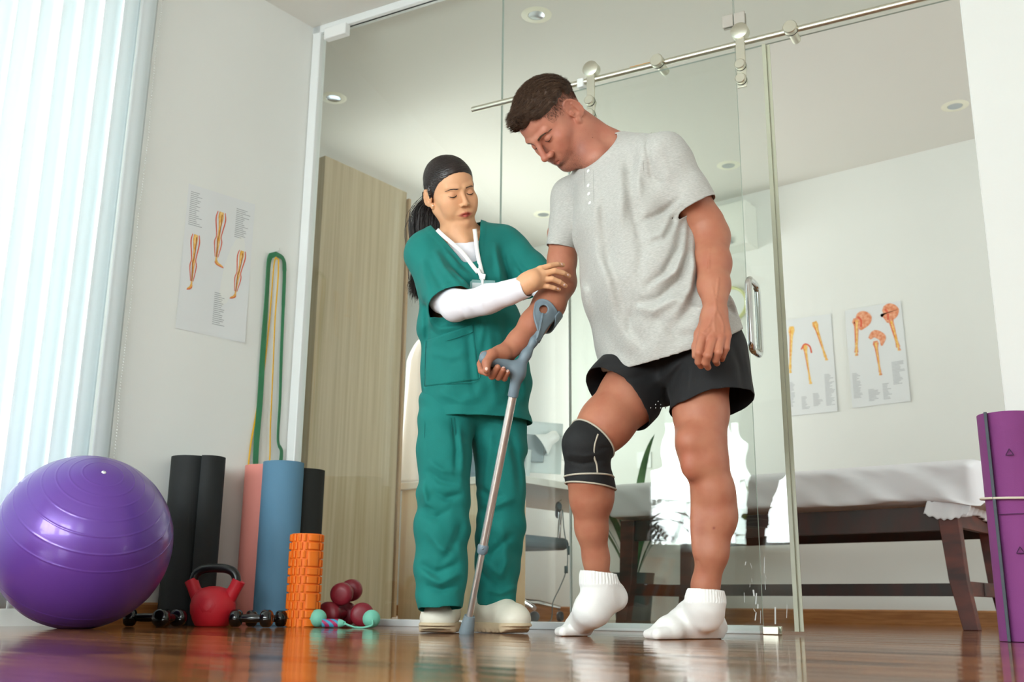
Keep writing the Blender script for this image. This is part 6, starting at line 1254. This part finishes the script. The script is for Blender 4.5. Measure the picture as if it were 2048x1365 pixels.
# trousers
TR = Solid(); tA = [A(895, 815, 3.2), A(890, 900, 3.18), A(886, 990, 3.17), A(884, 1060, 3.17), A(882, 1130, 3.17), A(881, 1224, 3.15)]; tB = [A(995, 815, 3.26), A(1000, 900, 3.27), A(1001, 990, 3.28), A(1000, 1060, 3.29), A(996, 1130, 3.32), A(992, 1216, 3.335)]
for t_, r in ((tA, [.092, .083, .078, .080, .079, .066]), (tB, [.092, .082, .076, .074, .069, .062])): TR.chain(t_[:-1], r[:-1], .02); TR.tub(t_[-2], t_[-1], r[-2], r[-1], .02)
TR.ell(A(945, 800, 3.22), (.155, .11, .09), None, .03)
TR.disp = [folds([([(850, 940), (880, 965), (920, 975)], .009, -0.0136), ([(855, 925), (885, 945), (925, 950)], .009, 0.0119), ([(862, 985), (890, 1000), (928, 990)], .010, -0.0136), ([(845, 960), (852, 1010), (880, 1020)], .010, 0.0119), ([(840, 1030), (870, 1040), (905, 1020)], .010, -0.0102), ([(850, 1060), (880, 1100), (925, 1120)], .012, 0.0119),
    ([(925, 1040), (905, 1100), (875, 1140)], .012, -0.0102), ([(838, 1130), (870, 1150), (920, 1130)], .010, -0.0136), ([(842, 1150), (880, 1170), (925, 1150)], .010, 0.0136), ([(848, 1175), (885, 1185), (915, 1175)], .008, -0.0119), ([(905, 840), (912, 900), (910, 960)], .007, -0.0085), ([(918, 840), (925, 920), (922, 980)], .008, 0.0085),
    ([(945, 960), (975, 985), (1010, 990)], .010, -0.0119), ([(950, 1000), (985, 1010), (1035, 990)], .011, 0.0119), ([(945, 1090), (980, 1110), (1030, 1060)], .012, -0.0119), ([(960, 1120), (1000, 1150), (1020, 1110)], .012, 0.0119), ([(950, 1110), (965, 1150), (990, 1180)], .010, -0.0136), ([(970, 1180), (1000, 1190), (1035, 1175)], .008, 0.0119), ([(985, 840), (975, 920), (960, 1000)], .012, 0.0102), ([(1020, 850), (1035, 930), (1040, 1000)], .012, -0.0102), ([(1000, 1040), (1010, 1100), (1005, 1160)], .012, 0.0085)], 3.1, 3.31),
    wob(.003, 30, 20, 26, 1), wob(.0022, 45, 10, 60, 2), wob(.0012, 90, 40, 30, 3)]
wz2 = float(A(950, 790, 3.2)[2]); Vp, Fp = shell(TR, [lambda p: p[:, 2]-wz2], .0042, 2, caps=[(tA[-1], tA[-1]-tA[-2], .1), (tB[-1], tB[-1]-tB[-2], .1)]); trs = put('scrub_trousers', Vp, Fp, M_scr2, wom, thick=.0016)
for P in ([(908, 838), (912, 880), (914, 930), (916, 975)], [(902, 838), (905, 880), (908, 930)], [(850, 845), (849, 880), (848, 930)]): b = MB(); b.tube(smooth_path([surf(TR, x_, y_, 2.9, 3.4) for x_, y_ in P], 6), .0008, 5); b.build('seam', M_seam, trs, angle=180)
# lanyard and badge
M_lan = mat('white_ribbon', (240, 240, 236), .6); sj = A(968, 540, 3.03)
CO = Solid(); CO.p = SC.p+ub.p+S2.p
def rib(P, w_, par, name='ribbon', m=None, off=-.004):
    Q = smooth_path([surf(CO, x_, y_, 2.85, 3.3)+unit(surf(CO, x_, y_, 2.85, 3.3)-CAM)*off for x_, y_ in P], 6); b = MB(); V = []
    for i, p in enumerate(Q): t = unit(Q[min(i+1, len(Q)-1)]-Q[max(i-1, 0)]); s_ = unit(np.cross(t, unit(CAM-p))); V += [p+s_*w_/2, p-s_*w_/2]
    b.add(V, [(2*i, 2*i+1, 2*i+3, 2*i+2) for i in range(len(Q)-1)]); return b.build(name, m or M_lan, par, angle=180, solid=.0012)
lan = empty('lanyard', A(960, 540, 3.05), 'white neck lanyard with a badge holder on the teal scrub top', 'lanyard')
rib([(874, 462), (884, 472), (905, 490), (925, 508), (944, 533), (956, 548)], .013, lan); rib([(949, 461), (951, 476), (953, 496), (957, 520), (964, 550)], .013, lan); rib([(955, 540), (961, 553), (965, 565)], .012, lan, off=-.008)
p = surf(CO, 965, 556, 2.85, 3.3)+unit(A(965, 556, 3)-CAM)*-.012; b = MB(); b.box(p, (.018, .006, .018), rotm(0, 0, .15)); b.box(p-np.array([0, 0, .02]), (.008, .004, .022)); b.build('clip', M_lan, lan, bevel=.0015)
q = surf(CO, 965, 580, 2.85, 3.3)+unit(A(965, 580, 3)-CAM)*-.012; b = MB(); b.box(q, (.078, .003, .055), rotm(.1)); bh = b.build('badge_holder', mat('clear_grey_vinyl', (120, 160, 158), .2), lan, bevel=.001)
b = MB(); b.box(q+np.array([0, -.0024, -.004]), (.064, .002, .042), rotm(.1)); b.build('badge_card', mat('badge_card', (205, 214, 216), .5), bh)
# trainers
M_shoe = mat('cream_leather', (236, 230, 212), .5, var=.06, vscale=20); M_sole = mat('sole_tan', (214, 192, 158), .7, var=.15, vscale=18); M_stitch = mat('shoe_overlay', (228, 220, 198), .55)
def trainer(name, toe, d, lab, L=.25):
    d = unit(d); s_ = np.array([-d[1], d[0], 0]); P = lambda t, u, z: toe+d*t*L+s_*u+np.array([0, 0, z]); sp = Solid()
    sp.ell(P(.19, 0, .042), (.047, .047, .036), None, .02).chain([P(.22, 0, .046), P(.5, 0, .058), P(.8, 0, .052)], [.043, .042, .041], .03, flat=(s_, 1.08)).chain([P(.42, 0, .07), P(.62, 0, .092), P(.86, 0, .085)], [.034, .038, .036], .03).cut(P(.5, 0, .112), (0, 0, 1), .01).cut(P(.5, 0, .022), (0, 0, -1), .004)
    u_ = put('upper', *(lambda v, f: (relax(v, f, 2), f))(*sp.mesh(.004)), M_shoe, wom); so = Solid()
    so.ell(P(.19, 0, .016), (.052, .052, .03), None, .02).chain([P(.2, 0, .016), P(.5, 0, .018), P(.82, 0, .02)], [.048, .043, .044], .02, flat=(s_, 1.1)).cut(P(.5, 0, .032), (0, 0, 1), .004).cut(P(.5, 0, .0015), (0, 0, -1), .001)
    so.disp = [lambda p: -.0022*(np.sin(((p-toe)@d)*260) > .55)*(p[:, 2] < .01), lambda p: -np.clip(.05-(p-toe)@d, 0, .05)*.35*(p[:, 2] < .02)]
    put('sole', *(lambda v, f: (relax(v, f, 1), f))(*so.mesh(.0032)), M_sole, u_)
    b = MB()
    for k in range(5): 
        c_ = [P(.36+.055*k, t, .0) for t in (-.022, -.008, .008, .022)]; Q = []
        for q_ in c_: zs = np.linspace(.14, .03, 90); pp_ = np.array([[q_[0], q_[1], z_] for z_ in zs]); e = sp.ev(pp_); Q.append(pp_[np.argmax(e < 0)]+np.array([0, 0, .001]))
        b.tube(Q, .0032, 6, flat=.5)
    b.build('laces', M_stitch, u_, angle=180)
ta = fl(868, 1271); ta[2] = 0; trainer('a', ta+np.array([.0, .0, 0]), (.12, 1, 0), '')
tb = at(1048, 1268, 3.22); tb[2] = 0; trainer('b', tb, (-.62, .78, 0), '')

# both people and the crutch stand close to the glass
for o in (man, wom, cr_, lan): l = o.location; o.scale = (GROW,)*3; o.location = (l.x*GROW, l.y*GROW, l.z*GROW)
